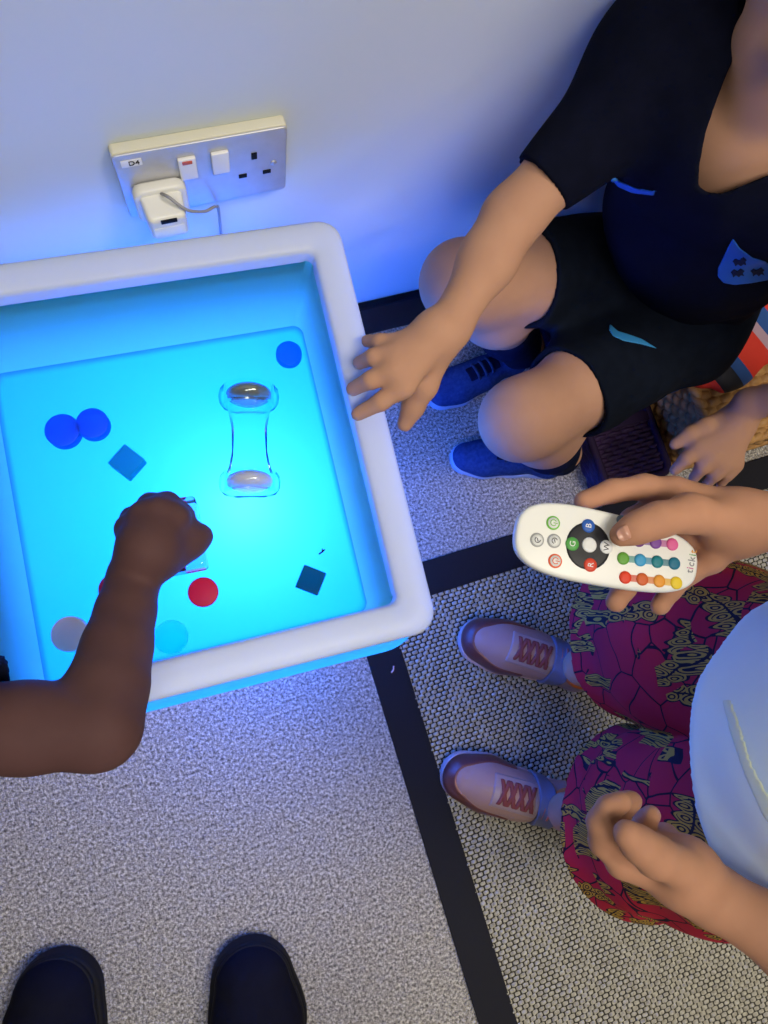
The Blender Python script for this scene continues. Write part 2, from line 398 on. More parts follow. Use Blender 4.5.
ch = empty('usb_charger', (SX-.043, -FZ, SZ-.012), 'white plug-in USB charger with grey lead in the left socket outlet', 'charger')
M_chg = mat('glossy_white_plastic', (.74, .74, .70), .3, .5)
cxh, czh = SX-.0425, SZ-.0165
build('plug_base', *wp(rbox(.046, .046, .0110, .010, .003), (cxh, -FZ, czh)), M_chg, ch)
g = Grid(V(cxh-.03, -FZ-.062, czh-.035), V(cxh+.03, -FZ-.008, czh+.03), .0012)
# rounded block that narrows away from the wall
Xg, Yg, Zg = g.axes(); t = np.clip((-FZ - Yg)/.034, 0, 1)
wx, wz = .0200 - .0035*t, .019 - .003*t
qx = np.maximum(np.abs(Xg-cxh) - wx + .005, 0); qz = np.maximum(np.abs(Zg-czh) - wz + .005, 0); qy = np.maximum(np.abs(Yg + FZ + .019) - .014 + .004, 0)
F = (np.sqrt(qx**2 + qz**2 + qy**2) - .0045).astype(np.float32)
body = mesh_field('body', F, g, M_chg, ch, 2)
ey = -FZ - .033
build('usb_port', *wp(rbox(.0140, .0055, .0008, .0006, .0002, 2), (cxh+.001, ey-.0002, czh+.0120)), M_dark, body)
top = rbox(.022, .022, .0005, .001, .0002, 2)
build('rating_sticker', *wp(rbox(.0270, .0135, .0005, .001, .0002, 2), (cxh, ey-.0003, czh-.0030)), M_white, ch)
cab = spline([V(cxh+.001, ey+.022, czh+.018), V(cxh+.006, ey+.012, czh+.026), V(cxh+.018, ey+.004, czh+.016), V(cxh+.034, ey+.012, czh-.004), V(cxh+.046, ey+.022, czh-.016), V(cxh+.050, ey+.034, czh-.050), V(cxh+.050, ey+.045, czh-.16)], 8)
build('lead', *tube(cab, .0014, 8), mat('grey_lead', (.30, .30, .32), .5), ch)

# ------------------------------------------------------------------ loose pieces on the tray floor
def pmat(name, col, fac=.55, rough=.45, t=None): return translucent_mat(name, col, t or col, fac, rough)
def counter(px, py, dpx, h, m, label, rx=0., ry=0.):
    c = W(px, py, ZF + h); r = dpx/2*(CAM[2]-ZF-h)/FPX
    vf = lathe([(r*.96, .0), (r, .0008), (r, h-.0010), (r*.97, h-.0003), (r*.90, h), ], 40)
    o = build('counter', vf[0], vf[1], m); o.location = (c[0], c[1], ZF + .0004); return tag(o, label, 'counter', 'coloured counters in the tray')
M_blue = pmat('blue_plastic', (.005, .03, .55), .6, .45, (.02, .52, .85)); M_red = mat('red_plastic', (.50, .005, .05), .5, .3)
M_peach = pmat('peach_plastic', (.98, .68, .60), .03, .6); M_cyan = pmat('pale_blue_plastic', (.10, .55, .75), .92, .3, (.3, 1.0, 1.0))
counter(62, 430, 33, .013, M_blue, 'dark blue counter, left one of the touching pair')
counter(92, 423, 31, .013, M_blue, 'dark blue counter, right one of the touching pair')
counter(289, 353, 27, .010, pmat('mid_blue_plastic', (.01, .12, .60), .8, .3, (.02, .5, .95)), 'mid blue counter near the back right corner of the tray')
counter(203, 592, 29, .006, M_red, 'bright red counter in front of the reaching hand')
counter(114, 589, 29, .006, M_red, 'red counter mostly hidden behind the reaching forearm')
counter(69, 634, 33, .010, M_peach, 'pale peach counter left of the reaching forearm')
counter(171, 637, 32, .004, M_cyan, 'see-through pale blue counter near the front edge of the tray')
def cube_piece(px, py, sz, h, rot, m, label):
    c = W(px, py, ZF + h); s = sz*(CAM[2]-ZF-h)/FPX
    o = build('acrylic_cube', *rbox(s, s, h, .0012, .0008, 3), m); o.location = (c[0], c[1], ZF+.0004); o.rotation_euler = (0, 0, rot); return tag(o, label, 'cube', 'acrylic cubes in the tray')
M_teal = pmat('teal_acrylic', (.02, .20, .34), .85, .15, (.03, .55, .52)); M_dteal = pmat('dark_teal_acrylic', (.012, .085, .14), .8, .15, (.04, .32, .26))
cube_piece(126, 461, 25, .016, .62, M_teal, 'teal acrylic cube beside the two blue counters')
cube_piece(311, 580, 24, .006, .90, M_dteal, 'flat dark teal acrylic square near the front right corner')
c = W(322, 552, ZF)
g = Grid(c+V(-.006, -.006, -.001), c+V(.006, .006, .004), .0004)
tag(mesh_field('crumb', field([cone(c+V(-.003, -.001, .0012), c+V(.003, .0012, .0012), .0009, .0007, .001), cone(c+V(.0005, 0, .0012), c+V(.001, .003, .001), .0007, .0005, .001)], g), g, M_dark, None), 'tiny black crumb behind the dark teal square', 'crumb')
c = W(393, 669, .0065)
tag(build('thread_scrap', *tube(spline([c+V(-.004, -.004, .0012), c+V(0, -.001, .0016), c+V(.002, .004, .0012)], 4), .0011, 6), mat('pink_thread', (.7, .45, .42), .8)), 'tiny pale pink thread on the black mat border', 'thread')

# clear dumbbell-shaped toy: two domed ends joined by a clear tube
pA, pB = W(249, 397, ZF+.021), W(250, 483, ZF+.021)
ax = unit(pB - pA); Lh = np.linalg.norm(pB - pA)
M_clear = clear_mat('clear_plastic', (.90, .985, .99), .10)
db = empty('clear_tube_toy', (*((pA+pB)/2)[:2], ZF), 'clear plastic tube toy with two round lens ends lying in the tray', 'toy')
up = V(0, 0, 1); sd = unit(np.cross(up, ax)); FR = np.stack([sd, np.cross(ax, sd), ax], 1)
build('tube', *xf(lathe([(.0225, .006), (.0190, .016), (.0165, .030), (.0165, Lh-.030), (.0190, Lh-.016), (.0225, Lh-.006)], 40, False, False), FR, pA), M_clear, db)
M_lensA = mat('silvery_lens', (.26, .24, .22), .08, .9, metal=.55); M_lensB = mat('lilac_lens', (.52, .45, .60), .12, .8, coat=.6)
for p, m, sgn in ((pA, M_lensA, 1), (pB, M_lensB, -1)):
    e = build('end_ring', *xf(lathe([(.0245, -.010), (.0275, -.006), (.0285, 0), (.0275, .006), (.0245, .010), (.0235, .006), (.0235, -.006), (.0245, -.010)], 48, False, False), FR, p), M_clear, db)
    gq = Grid(p-.04, p+.04, .0011)
    F = field([ball(p + V(0, 0, .006) , .0215, 0, (ax, .50))], gq)
    F = np.maximum(F, plane(gq, p + V(0, 0, .0195), (0, 0, 1)) ) if False else F
    mesh_field('lens', F, gq, m, db, 2)

# ------------------------------------------------------------------ skins and cloths
def skin(name, a, b):
    return mat(name, a, .72, .18, noise=(24, .22, b), bump=(260, .08, .0006), sss=.12)
S_fair = skin('fair_skin', (.42, .225, .15), (.47, .26, .17)); S_tan = skin('light_brown_skin', (.44, .22, .135), (.49, .25, .155)); S_dark = skin('dark_brown_skin', (.074, .035, .035), (.092, .045, .044))
M_hair = mat('dark_hair', (.012, .008, .006), .5, .4, noise=(120, .2, (.03, .018, .012)))
def cloth(name, a, b, sc_=60): return mat(name, a, .95, .06, noise=(sc_, .25, b), bump=(500, .15, .0006))
C_navy = cloth('navy_black_jersey', (.0035, .0045, .012), (.005, .006, .017)); C_short = cloth('black_sports_fabric', (.004, .006, .012), (.006, .009, .018))
M_kitblue = mat('bright_blue_print', (.02, .13, .50), .6, .3)

def finger(pts, r0, r1, k=.006):          # pts from knuckle to tip
    n = len(pts); return chain([(p, r0 + (r1 - r0)*i/(n-1)) for i, p in enumerate(pts)], k)
def person_head(c, face, r, skinset, prof=1.0):
    """head prims: skull, jaw, chin, nose, lips, ears; face = forward direction"""
    f = unit(face); up_ = unit(V(0, 0, 1) - f*f[2]); s = np.cross(up_, f)
    P = lambda a, b, d: c + r*(a*f + b*up_ + d*s)
    pr = [ball(P(-.15, .22, 0), r*.93, .02), cone(P(.20, -.25, 0), P(.52, -.62, 0), r*.66, r*.36, .03), cone(P(.35, -.3, -.28), P(.45, -.55, -.16), r*.42, r*.32, .03), cone(P(.35, -.3, .28), P(.45, -.55, .16), r*.42, r*.32, .03),
          ball(P(.66, -.86, 0), r*.24, .02), cone(P(.80, .02, 0), P(.99, -.20, 0), r*.09, r*.13, .02),
          cone(P(.83, -.45, -.14), P(.83, -.45, .14), r*.075, r*.075, .008), cone(P(.79, -.58, -.11), P(.79, -.58, .11), r*.08, r*.08, .008)]
    for q in (-1, 1):
        pr += [cone(P(-.02, .12, .88*q), P(-.05, -.22, .84*q), r*.16, r*.11, .01, (s, .5)), cone(P(.72, .20, .20*q), P(.68, .20, .48*q), r*.10, r*.08, .03)]
    return pr, P
def add_face(person, P, r, hairc, length=0):
    pass
def eyes(P, r, person, s_m):
    for q in (-1, 1):
        e = build('eye', *xf(lathe([(r*.02, -r*.13), (r*.10, -r*.08), (r*.13, 0), (r*.10, r*.08), (r*.02, r*.13)], 16), None, P(.72, .03, .34*q)), mat('eye_white', (.7, .7, .7), .2), person)
        build('iris', *xf(lathe([(r*.01, -r*.06), (r*.06, -r*.03), (r*.06, r*.03), (r*.01, r*.06)], 12), None, P(.80, .02, .34*q)), mat('iris_brown', (.02, .01, .006), .2), e)
def hair_cap(person, P, r, c, face, low, m, seed):
    f = unit(face); pr = [ball(P(-.17, .25, 0), r*1.0, .02), cone(P(-.45, .1, 0), P(-.55, low, 0), r*.72, r*.55, .03)]
    lo, hi = bounds(pr, .015); g = Grid(lo, hi, .003); F = field(pr, g) + wrinkle(g, 160, .0012, seed)
    F = np.maximum(F, -plane(g, P(.42, .5, 0), -f*.85 + V(0, 0, -.5)) * -1) if False else np.maximum(F, plane(g, P(.45, .42, 0), f*.8 + V(0, 0, -.6)))
    mesh_field('hair', F, g, m, person, 1)

# ---- shoes: local x = forward, origin at the heel on the ground
def shoe_frame(heel, toe):
    d = unit(V(toe[0]-heel[0], toe[1]-heel[1], 0)); return np.stack([d, np.cross(V(0, 0, 1), d), V(0, 0, 1)], 1)
def shoe_fields(L, wd, side, h=.0016, ankle=True):
    q = L/.25; w = wd/.088*q; g = Grid(V(-.012, -.062*w/q, -.004)*q, V(.264, .062*w/q, .125)*q, h)
    X, Y, Z = g.axes(); b = side*.006*q
    P = lambda x, y, z: V(x*q, y*q, z*q)
    def c2(pts):                          # outline of the sole
        d = np.full(np.broadcast(X, Y).shape, 1.0)
        for (x0, y0, r0), (x1, y1, r1) in zip(pts[:-1], pts[1:]):
            ax_, ay_ = (x1-x0)*q, (y1-y0)*w; t = np.clip(((X-x0*q)*ax_ + (Y-y0*w)*ay_)/(ax_*ax_+ay_*ay_), 0, 1)
            dd = np.sqrt((X-x0*q-t*ax_)**2 + (Y-y0*w-t*ay_)**2) - (r0+(r1-r0)*t)*w
            k = .02*q; hh_ = np.maximum(k-abs(d-dd), 0)/k; d = np.minimum(d, dd) - hh_*hh_*k*.25
        return d
    o = [(.036, 0, .033), (.11, side*.002, .033), (.165, side*.004, .0415), (.203, side*.007, .0385)]
    d2 = c2(o); zt = (.026 - .008*np.clip(X/(.25*q), 0, 1) + .010*np.clip((X/q-.20)/.05, 0, 1))*q
    e = .005*q
    qx = np.maximum(d2 + e, 0); qz = np.maximum(np.maximum(Z - zt + e, -Z + e), 0)
    sole = (np.sqrt(qx**2 + qz**2) - e + np.minimum(np.maximum(d2+e, np.maximum(Z-zt+e, -Z+e)), 0)).astype(np.float32)
    pr = [cone(P(.038, 0, .03), P(.036, 0, .060), .0305*w, .0275*w, .015), cone(P(.04, 0, .035), P(.12, 0, .035), .032*w, .034*w, .02), cone(P(.12, 0, .034), P(.168, b/q*.7, .026), .0345*w, .038*w, .02), cone(P(.168, b/q*.7, .024), P(.205, b/q, .021), .0385*w, .0345*w, .02),
          cone(P(.075, 0, .068), P(.150, b/q*.6, .044), .0225*w, .022*w, .02), cone(P(.05, 0, .07), P(.047, 0, .080), .030*w, .0295*w, .015)]
    up_ = field(pr, g); up_ = np.maximum(up_, -(Z - .010*q)).astype(np.float32)
    rim = plane(g, P(.05, 0, .083), (-.28, 0, 1)).astype(np.float32)
    up_ = np.maximum(up_, rim)
    cav = field([cone(P(.050, 0, .045), P(.049, 0, .13), .0235*w, .0245*w, 0)], g); up_ = np.maximum(up_, -cav)
    return g, sole, up_, X, Y, Z, q, w, d2, rim, cav
def place(o, heel, Fm):                   # put a part built in the shoe's own frame where the shoe stands
    pass
def make_shoe(person, name, heel, toe, L, wd, side, style, M):
    Fm = shoe_frame(heel, toe); A = math.atan2(Fm[1, 0], Fm[0, 0])
    g, sole, U, X, Y, Z, q, w, d2, rim, cav = shoe_fields(L, wd, side)
    Rm, T = rotz(A), V(heel[0], heel[1], .0008 + heel[2])
    def put(nm, F, m, par, n=1):
        v, f = surface(F.astype(np.float32), g)
        if len(v) == 0: return None
        return build(nm, relax(v, f, n) @ Rm.T + T, f, m, par)
    root = put(name, U, M['upper'], person)
    root['label'] = M['label']
    put('sole', sole, M['sole'], root)
    yc = side*.004*q*np.clip(X/(.2*q), 0, 1)
    if style == 'trainer':
        put('toe_guard', np.maximum(np.maximum(U - .0014, -(d2 + .019*q + .012*q*np.clip((.20*q - X)/(.06*q), 0, 1)*0)), np.maximum(.128*q - X, Z - .050*q)), M['guard'], root)
        d_eye = np.maximum(np.abs(X - .133*q) - .037*q, np.abs(Y - yc) - .026*q)
        put('eyestay', np.maximum(np.maximum(U - .0016, d_eye), -np.maximum(np.abs(X - .131*q) - .026*q, np.abs(Y - yc) - .013*q)), M['stay'], root)
        put('tongue', np.maximum(U - .0009, np.maximum(np.abs(X - .131*q) - .029*q, np.abs(Y - yc) - .015*q)), M['tongue'], root)
        for i, xx in enumerate((.112, .126, .140, .153)):
            for sg in (-1, 1):
                put('lace', np.maximum(U - .0036, np.maximum(np.abs(X - xx*q - sg*(Y - yc)*.28) - .0034*q, np.abs(Y - yc) - .020*q)), M['lace'], root)
        st = put('strap', np.maximum(U - .0042, np.maximum(np.abs(X - .086*q + (Y - yc)*.10) - .0125*q, np.maximum(.022*q - Z, np.abs(Y - yc) - .040*q))), M['strap'], root)
        lo = np.maximum(U - .0050, np.maximum(np.maximum(np.abs(X - .0865*q) - .0048*q, -(np.abs(X - .0865*q - .0006) - .0022*q)), np.abs(Y - yc + side*.014*q) - .010*q))
        put('strap_emblem', lo, M['emblem'], st)
    if style == 'sport':
        put('tongue', np.maximum(U - .0012, np.maximum(np.abs(X - .125*q) - .032*q, np.abs(Y - yc) - .014*q)), M['tongue'], root)
        for xx in (.110, .125, .140): put('lace', np.maximum(U - .0032, np.maximum(np.abs(X - xx*q) - .0028*q, np.abs(Y - yc) - .018*q)), M['lace'], root)
    if style == 'plain':
        put('welt', np.maximum(np.maximum(U - .0016, np.abs(Z - .026*q) - .003*q), .02 - X), M['sole'], root)
    col = np.maximum(np.maximum(U - .0022, np.abs(rim + .004*q) - .0065*q), -cav - .004)
    put('collar_lining', np.maximum(np.maximum(np.maximum(-cav - .0012, cav - .0075), np.abs(rim + .001*q) - .0068*q), -(Z - .05*q)), M['lining'], root)
    return root
def field_shell(F, t): return np.abs(F - t*.4) - t

# ------------------------------------------------------------------ boy sitting by the wall
def shirtish(prims_outer, g): return field(prims_outer, g)
fB = unit(V(-.8, -.6, 0)); lB = V(-fB[1], fB[0], 0); lB = V(.6, -.8, 0)
pel, chest = V(.635, -.128, .245), V(.485, -.132, .545)
axB = unit(chest - pel); nB = unit(fB - axB*(fB @ axB))
shR, shL = V(.425, -.066, .575), V(.560, -.235, .565)
elR, wrR = W(512, 218, .505), W(449, 327, .492)
elL, wrL = V(.735, -.345, .40), W(750, 404, .235)
chin = W(762, 96, .625); fH = unit(V(-.80, -.45, -.12)); rH = .098
headc = chin - .066*fH + V(0, 0, .083)
neckb = chest + axB*.045
boy = empty('person', (.62, -.15, 0), 'child in navy football kit sitting on the wicker hamper, one hand on the tray', 'person')
hipR, hipL = pel + V(-.02, .036, -.03), pel + V(-.0, -.055, -.03)
knR, knL = W(463, 282, .325), W(522, 419, .300)
FT = {}
for s_, heel, toe in (('R', W(509, 362, .02), W(424, 404, .02)), ('L', W(550, 464, .02), W(445, 451, .02))):
    d = unit(V(toe[0]-heel[0], toe[1]-heel[1], 0)); FT[s_] = (V(toe[0], toe[1], 0) - d*.19, d)
anR, anL = (FT[s_][0] + FT[s_][1]*.036 + V(0, 0, .085) for s_ in 'RL')
body = [cone(pel, pel + .45*(chest-pel), .082, .074, .04, (nB, .75)), cone(pel + .45*(chest-pel), chest, .074, .082, .04, (nB, .72)), cone(hipR, hipL, .060, .062, .02),
        cone(shR, shL, .036, .036, .04), cone(chest + axB*.02, neckb + .4*(headc - neckb), .040, .034, .03)]
hp, Ph = person_head(headc, fH, rH, None); body += hp
body += chain([(shR, .038), (elR, .0225), (elR*.62 + wrR*.38, .0218), (wrR, .0172)], .02) + chain([(shL, .038), (elL, .029), (elL*.6 + wrL*.4, .028), (wrL, .019)], .02)
for hp_, kn, an in ((hipR, knR, anR), (hipL, knL, anL)):
    fw = unit(kn - hp_)
    body += chain([(hp_, .058), (hp_*.35 + kn*.65, .0475), (kn, .0415)], .03) + chain([(kn + V(0, 0, -.006), .0405), (kn*.62 + an*.38 - fw*.010, .041), (kn*.2 + an*.8, .029), (an, .024), (an + V(0, 0, -.045), .0155)], .03)
# right hand on the rim
z0 = HT + .013
R1 = [[(398, 345, z0+.014), (380, 342, z0+.012), (367, 341, z0-.002)], [(393, 356, z0+.019), (374, 357, z0+.017), (359, 363, z0-.002)],
      [(394, 370, z0+.021), (371, 380, z0+.015), (353, 389, z0-.003)], [(403, 386, z0+.018), (381, 402, z0+.012), (358, 414, z0-.003)]]
kn_ = []
for F_, r in zip(R1, ((.0076, .0056), (.0082, .0060), (.0085, .0063), (.0083, .0062))):
    p = [W(*q) for q in F_]; kn_.append(p[0]); body += finger(p, *r, k=.004)
for p, r in zip(kn_, (.0082, .0088, .0091, .0090)): body.append(cone(W(438, 333, z0+.022), p, .0150, r, .010))
body += [cone(wrR, W(436, 334, z0+.022), .0172, .0165, .012)]
body += finger([W(440, 350, z0+.014), W(424, 386, z0-.002), W(413, 407, z0-.016), W(405, 424, z0-.026)], .0125, .0072, .008)
# left hand resting on the hamper
zb = .168
L1 = [[(700, 447, zb+.026), (686, 459, zb+.022), (675, 470, zb+.008)], [(711, 456, zb+.028), (702, 468, zb+.024), (694, 478, zb+.006)], [(722, 463, zb+.026), (715, 475, zb+.02), (707, 484, zb+.004)], [(733, 464, zb+.022), (727, 475, zb+.016), (721, 484, zb+.002)]]
for F_, r in zip(L1, ((.0098, .0074), (.0100, .0074), (.0096, .007), (.0088, .0064))):
    p = [W(*q) for q in F_]; body += finger(p, *r, k=.005); body.append(cone(W(736, 424, zb+.040), p[0], .018, r[0]*1.3, .014))
body += [cone(wrL, W(736, 424, zb+.040), .019, .020, .012)]
body += finger([W(724, 420, zb+.036), W(705, 427, zb+.030), W(690, 434, zb+.024), W(675, 444, zb+.014)], .0130, .0078, .008)
lo, hi = bounds(body, .012); g = Grid(lo, hi, .0026)
build_body = mesh_field('body', field(body, g), g, S_fair, boy, 1)
hair_cap(boy, Ph, rH, headc, fH, -.45, M_hair, 3); eyes(Ph, rH, boy, None)

# shirt: torso and two short sleeves, open at the V neck and at the hem
slR = W(540, 184, .515)
tor = [cone(pel + .12*(chest-pel), pel + .5*(chest-pel), .100, .094, .04, (nB, .78)), cone(pel + .5*(chest-pel), chest, .094, .094, .05, (nB, .76)), cone(shR, shL, .046, .046, .05), cone(chest + axB*.01, chest + axB*.05, .055, .045, .04), cone(W(738, 4, .60), shR, .040, .046, .04)]
slv = chain([(shR, .046), (elR*.75 + slR*.25, .0285)], .03) + chain([(shL, .048), (shL*.45 + elL*.55, .046)], .03)
sh = tor + slv; lo, hi = bounds(sh, .02); g = Grid(lo, hi, .0026)
F = field(sh, g) + wrinkle(g, 55, .0022, 11)
F = np.maximum(F, -(F + .0065))
F = np.maximum(F, -plane(g, pel + .10*(chest-pel), axB))
near = field([cone(shR, elR, .09, .09, 0)], g)
F = np.where(near < 0, np.maximum(F, plane(g, slR, elR - shR)), F)
near = field([cone(shL*.5 + elL*.5, elL, .075, .075, 0)], g)
F = np.where(near < 0, np.maximum(F, plane(g, shL*.45 + elL*.55, elL - shL)), F)
neckcut = [(697, 188), (700, 165), (709, 130), (727, 85), (750, 35), (785, -25), (840, -10), (860, 90), (820, 150), (768, 172), (722, 194), (706, 194)]
pc = px_prism(g, neckcut, .58); nearn = field([ball(chest + axB*.05 + nB*.04, .105, 0)], g)
F = np.maximum(F, -np.maximum(np.maximum(pc, nearn), -plane(g, chest + axB*.02 - nB*.03, nB)))
F = np.maximum(F, -field([ball(headc, rH*1.05, 0), cone(chest + axB*.045, headc, .047, .05, 0)], g))
Fs = F; shirt = mesh_field('football_shirt', F, g, C_navy, boy, 1)
crest = [(734, 241), (741, 250), (752, 258), (766, 262), (775, 268), (778, 276), (768, 281), (752, 284), (734, 286), (722, 284), (716, 277), (717, 268), (724, 256)]
cc_ = W(748, 266, .48); gf = Grid(cc_ - V(.10, .05, .09), cc_ + V(.10, .05, .09), .0012); Ff = field(sh, gf) + wrinkle(gf, 55, .0022, 11)
cr = px_prism(gf, crest, .48)
cm = mesh_field('crest', np.maximum(np.maximum(Ff - .0012, -Ff - .003), np.maximum(cr, -plane(gf, chest + nB*.01, nB))), gf, M_kitblue, shirt, 1)
M_mark = mat('navy_print', (.006, .012, .05), .7, .2)
for sx, sy in ((739, 262), (737, 273), (757, 272)):
    lion = [(sx-7, sy-1), (sx-3, sy-4), (sx, sy-2), (sx+4, sy-5), (sx+8, sy-2), (sx+6, sy), (sx+8, sy+4), (sx+4, sy+2), (sx+2, sy+5), (sx-1, sy+2), (sx-4, sy+5), (sx-5, sy+1)]
    o = mesh_field('lion_print', np.maximum(np.maximum(Ff - .0020, -Ff - .002), np.maximum(px_prism(gf, lion, .48), -plane(gf, chest + nB*.01, nB))), gf, M_mark, cm, 0)
mesh_field('side_stripe', np.maximum(np.maximum(Fs - .0018, field([ball(W(632, 186, .46), .11, 0)], g)), px_prism(g, [(612, 172), (620, 181), (634, 187), (654, 190), (653, 195), (632, 193), (617, 187), (611, 180)], .48)), g, M_kitblue, shirt, 1)

# shorts
def shorts_leg(hp_, kn, e): d = kn - hp_; return [cone(hp_, hp_ + d*e, .068, .057, .04)]
eR, eL = .72, .76
sp = [cone(pel + V(0, 0, .02), pel, .090, .090, .04), cone(hipR, hipL, .070, .074, .03)] + shorts_leg(hipR, knR, eR + .1) + shorts_leg(hipL, knL, eL + .1)
lo, hi = bounds(sp, .02); g = Grid(lo, hi, .0026)
F = field(sp, g) + wrinkle(g, 60, .0025, 5); F = np.maximum(F, -(F + .007))
for hp_, kn, e, r in ((hipR, knR, eR, 0), (hipL, knL, eL, 0)):
    nr = field([cone(hp_*.45 + kn*.55, kn, .10, .10, 0)], g); side_ = plane(g, (knR + knL)/2, (knR - knL)) * (1 if hp_ is hipR else -1)
    F = np.where((nr < 0) & (side_ > 0), np.maximum(F, plane(g, hp_ + (kn - hp_)*e, kn - hp_)), F)
shorts = mesh_field('shorts', F, g, C_short, boy, 1)
gf = Grid(W(633, 338, .30) - .06, W(633, 338, .30) + .06, .0012); Ff = field(sp, gf) + wrinkle(gf, 60, .0025, 5)
sw = [(610, 324), (618, 331), (628, 334), (642, 339), (658, 349), (640, 344), (624, 341), (613, 336), (609, 330)]
mesh_field('swoosh_print', np.maximum(np.maximum(Ff - .0012, -Ff - .003), np.maximum(px_prism(gf, sw, .30), -plane(gf, V(0, 0, .25), (0, 0, 1)))), gf, mat('pale_blue_print', (.03, .22, .50), .6, .3), shorts, 1)
# dark socks and blue sports shoes
M_sock = cloth('navy_sock', (.004, .006, .02), (.008, .01, .03))
SB = dict(upper=cloth('blue_mesh_upper', (.015, .03, .10), (.03, .06, .16), 200), sole=mat('pale_blue_sole', (.30, .38, .52), .6, bump=(200, .1, .001)), tongue=M_sock, lace=mat('navy_lace', (.01, .02, .06), .8), lining=M_sock)
for an, kn, heel, toe, side, lab in ((anR, knR, W(509, 362, .02), W(424, 404, .02), -1, 'blue shoe nearer the wall'), (anL, knL, W(550, 464, .02), W(445, 451, .02), 1, 'blue shoe farther from the wall')):
    d = unit(V(toe[0]-heel[0], toe[1]-heel[1], 0)); L = .19; hl = V(toe[0], toe[1], 0) - d*L; SB['label'] = lab
    make_shoe(boy, 'shoe', hl, toe, L, .074, side, 'sport', SB)
    a0 = V(*(hl + d*.040)[:2], .035)
    mesh_prims('sock', chain([(a0, .019), (a0 + V(0, 0, .05), .0245), (a0*.3 + kn*.7*1.0 + V(0, 0, 0), .030)] if False else [(a0, .018), (a0 + V(0, 0, .03), .0205), (an + V(0, 0, -.005), .0310), (an*.70 + kn*.30, .0415)], .01), M_sock, boy, .0022, 1)

# ------------------------------------------------------------------ girl standing on the rug with the remote
fC = unit(V(-.87, .46, 0)); lC = V(-fC[1], fC[0], 0)
ftR = (W(607, 682, .02), W(458, 628, .025)); ftL = (W(612, 815, .02), W(437, 775, .025))
dR = unit((ftR[1]-ftR[0])*V(1, 1, 0)); dL = unit((ftL[1]-ftL[0])*V(1, 1, 0)); LC_ = .212
heR = V(ftR[1][0], ftR[1][1], .0066) - dR*LC_; heL = V(ftL[1][0], ftL[1][1], .0066) - dL*LC_
anR, anL = heR + dR*.050 + V(0, 0, .095), heL + dL*.050 + V(0, 0, .095)
pelC = V(.440, -.655, .46); cheC = V(.425, -.650, .70)
girl = empty('person', (.40, -.66, 0), 'child in pale blue top and crimson patterned trousers standing on the rug holding the remote', 'person')
hR, hL = pelC - lC*.055, pelC + lC*.055
kR, kL = (hR + anR)/2 + fC*.012, (hL + anL)/2 + fC*.012
sR, sL = cheC - lC*.115 + V(0, 0, .035), cheC + lC*.115 + V(0, 0, .035)
zr = .548                                   # height of the remote's face
wR = W(782, 522, zr-.002); eRc = W(900, 545, .575)
wL = W(708, 893, .515); eLc = V(.372, -.815, .545)
hcC = V(.40, -.64, .905); rC = .093
body = [cone(pelC, pelC*.5 + cheC*.5, .088, .082, .04, (fC, .8)), cone(pelC*.5 + cheC*.5, cheC, .082, .088, .04, (fC, .72)), cone(sR, sL, .036, .036, .04), cone(cheC + V(0, 0, .04), hcC*.6 + cheC*.4, .038, .034, .03), cone(hR, hL, .07, .07, .03)]
hp, PhC = person_head(hcC, fC, rC, None); body += hp
for h_, k_, a_ in ((hR, kR, anR), (hL, kL, anL)):
    body += chain([(h_, .062), (k_, .043), (k_*.55 + a_*.45 - fC*.008, .040), (a_, .0215), (a_ - V(0, 0, .045), .0165)], .02)
body += chain([(sR, .038), (eRc, .029), (eRc*.55 + wR*.45, .029), (wR, .0215)], .02)
body += chain([(sL, .038), (eLc, .030), (eLc*.45 + wL*.55, .0285), (wL, .0205)], .02)
# right hand around the remote: thumb on top, fingers under
zt = zr + .002
kn = {'i': W(674, 492, zr-.012), 'm': W(690, 505, zr-.022), 'r': W(705, 535, zr-.026), 'p': W(712, 560, zr-.020)}
pm = W(738, 521, zr-.004)
for q_, r in (('i', .0125), ('m', .0130), ('r', .0120), ('p', .0105)): body.append(cone(pm, kn[q_], .0195, r, .012))
body += [cone(wR, pm, .0215, .0205, .014)]
body += finger([kn['i'], W(644, 487, zr-.017), W(612, 491, zr-.018), W(584, 501, zr-.019)], .0108, .0080, .005)
body += finger([kn['m'], W(664, 500, zr-.029), W(632, 520, zr-.029), W(612, 545, zr-.024)], .0108, .0080, .005)
body += finger([kn['r'], W(670, 545, zr-.031), W(640, 568, zr-.029), W(624, 588, zr-.022), W(616, 602, zr-.014)], .0105, .0080, .005)
body += finger([kn['p'], W(690, 572, zr-.028), W(670, 590, zr-.023), W(660, 606, zr-.014)], .0095, .0074, .005)
body += finger([W(724, 521, zt+.004), W(690, 513, zt+.012), W(658, 520, zt+.0145), W(637, 528, zt+.0125), W(621, 535, zt+.0088)], .0150, .0084, .010)
body += [cone(W(740, 528, zr-.002), W(716, 528, zr-.004), .019, .0120, .012)]
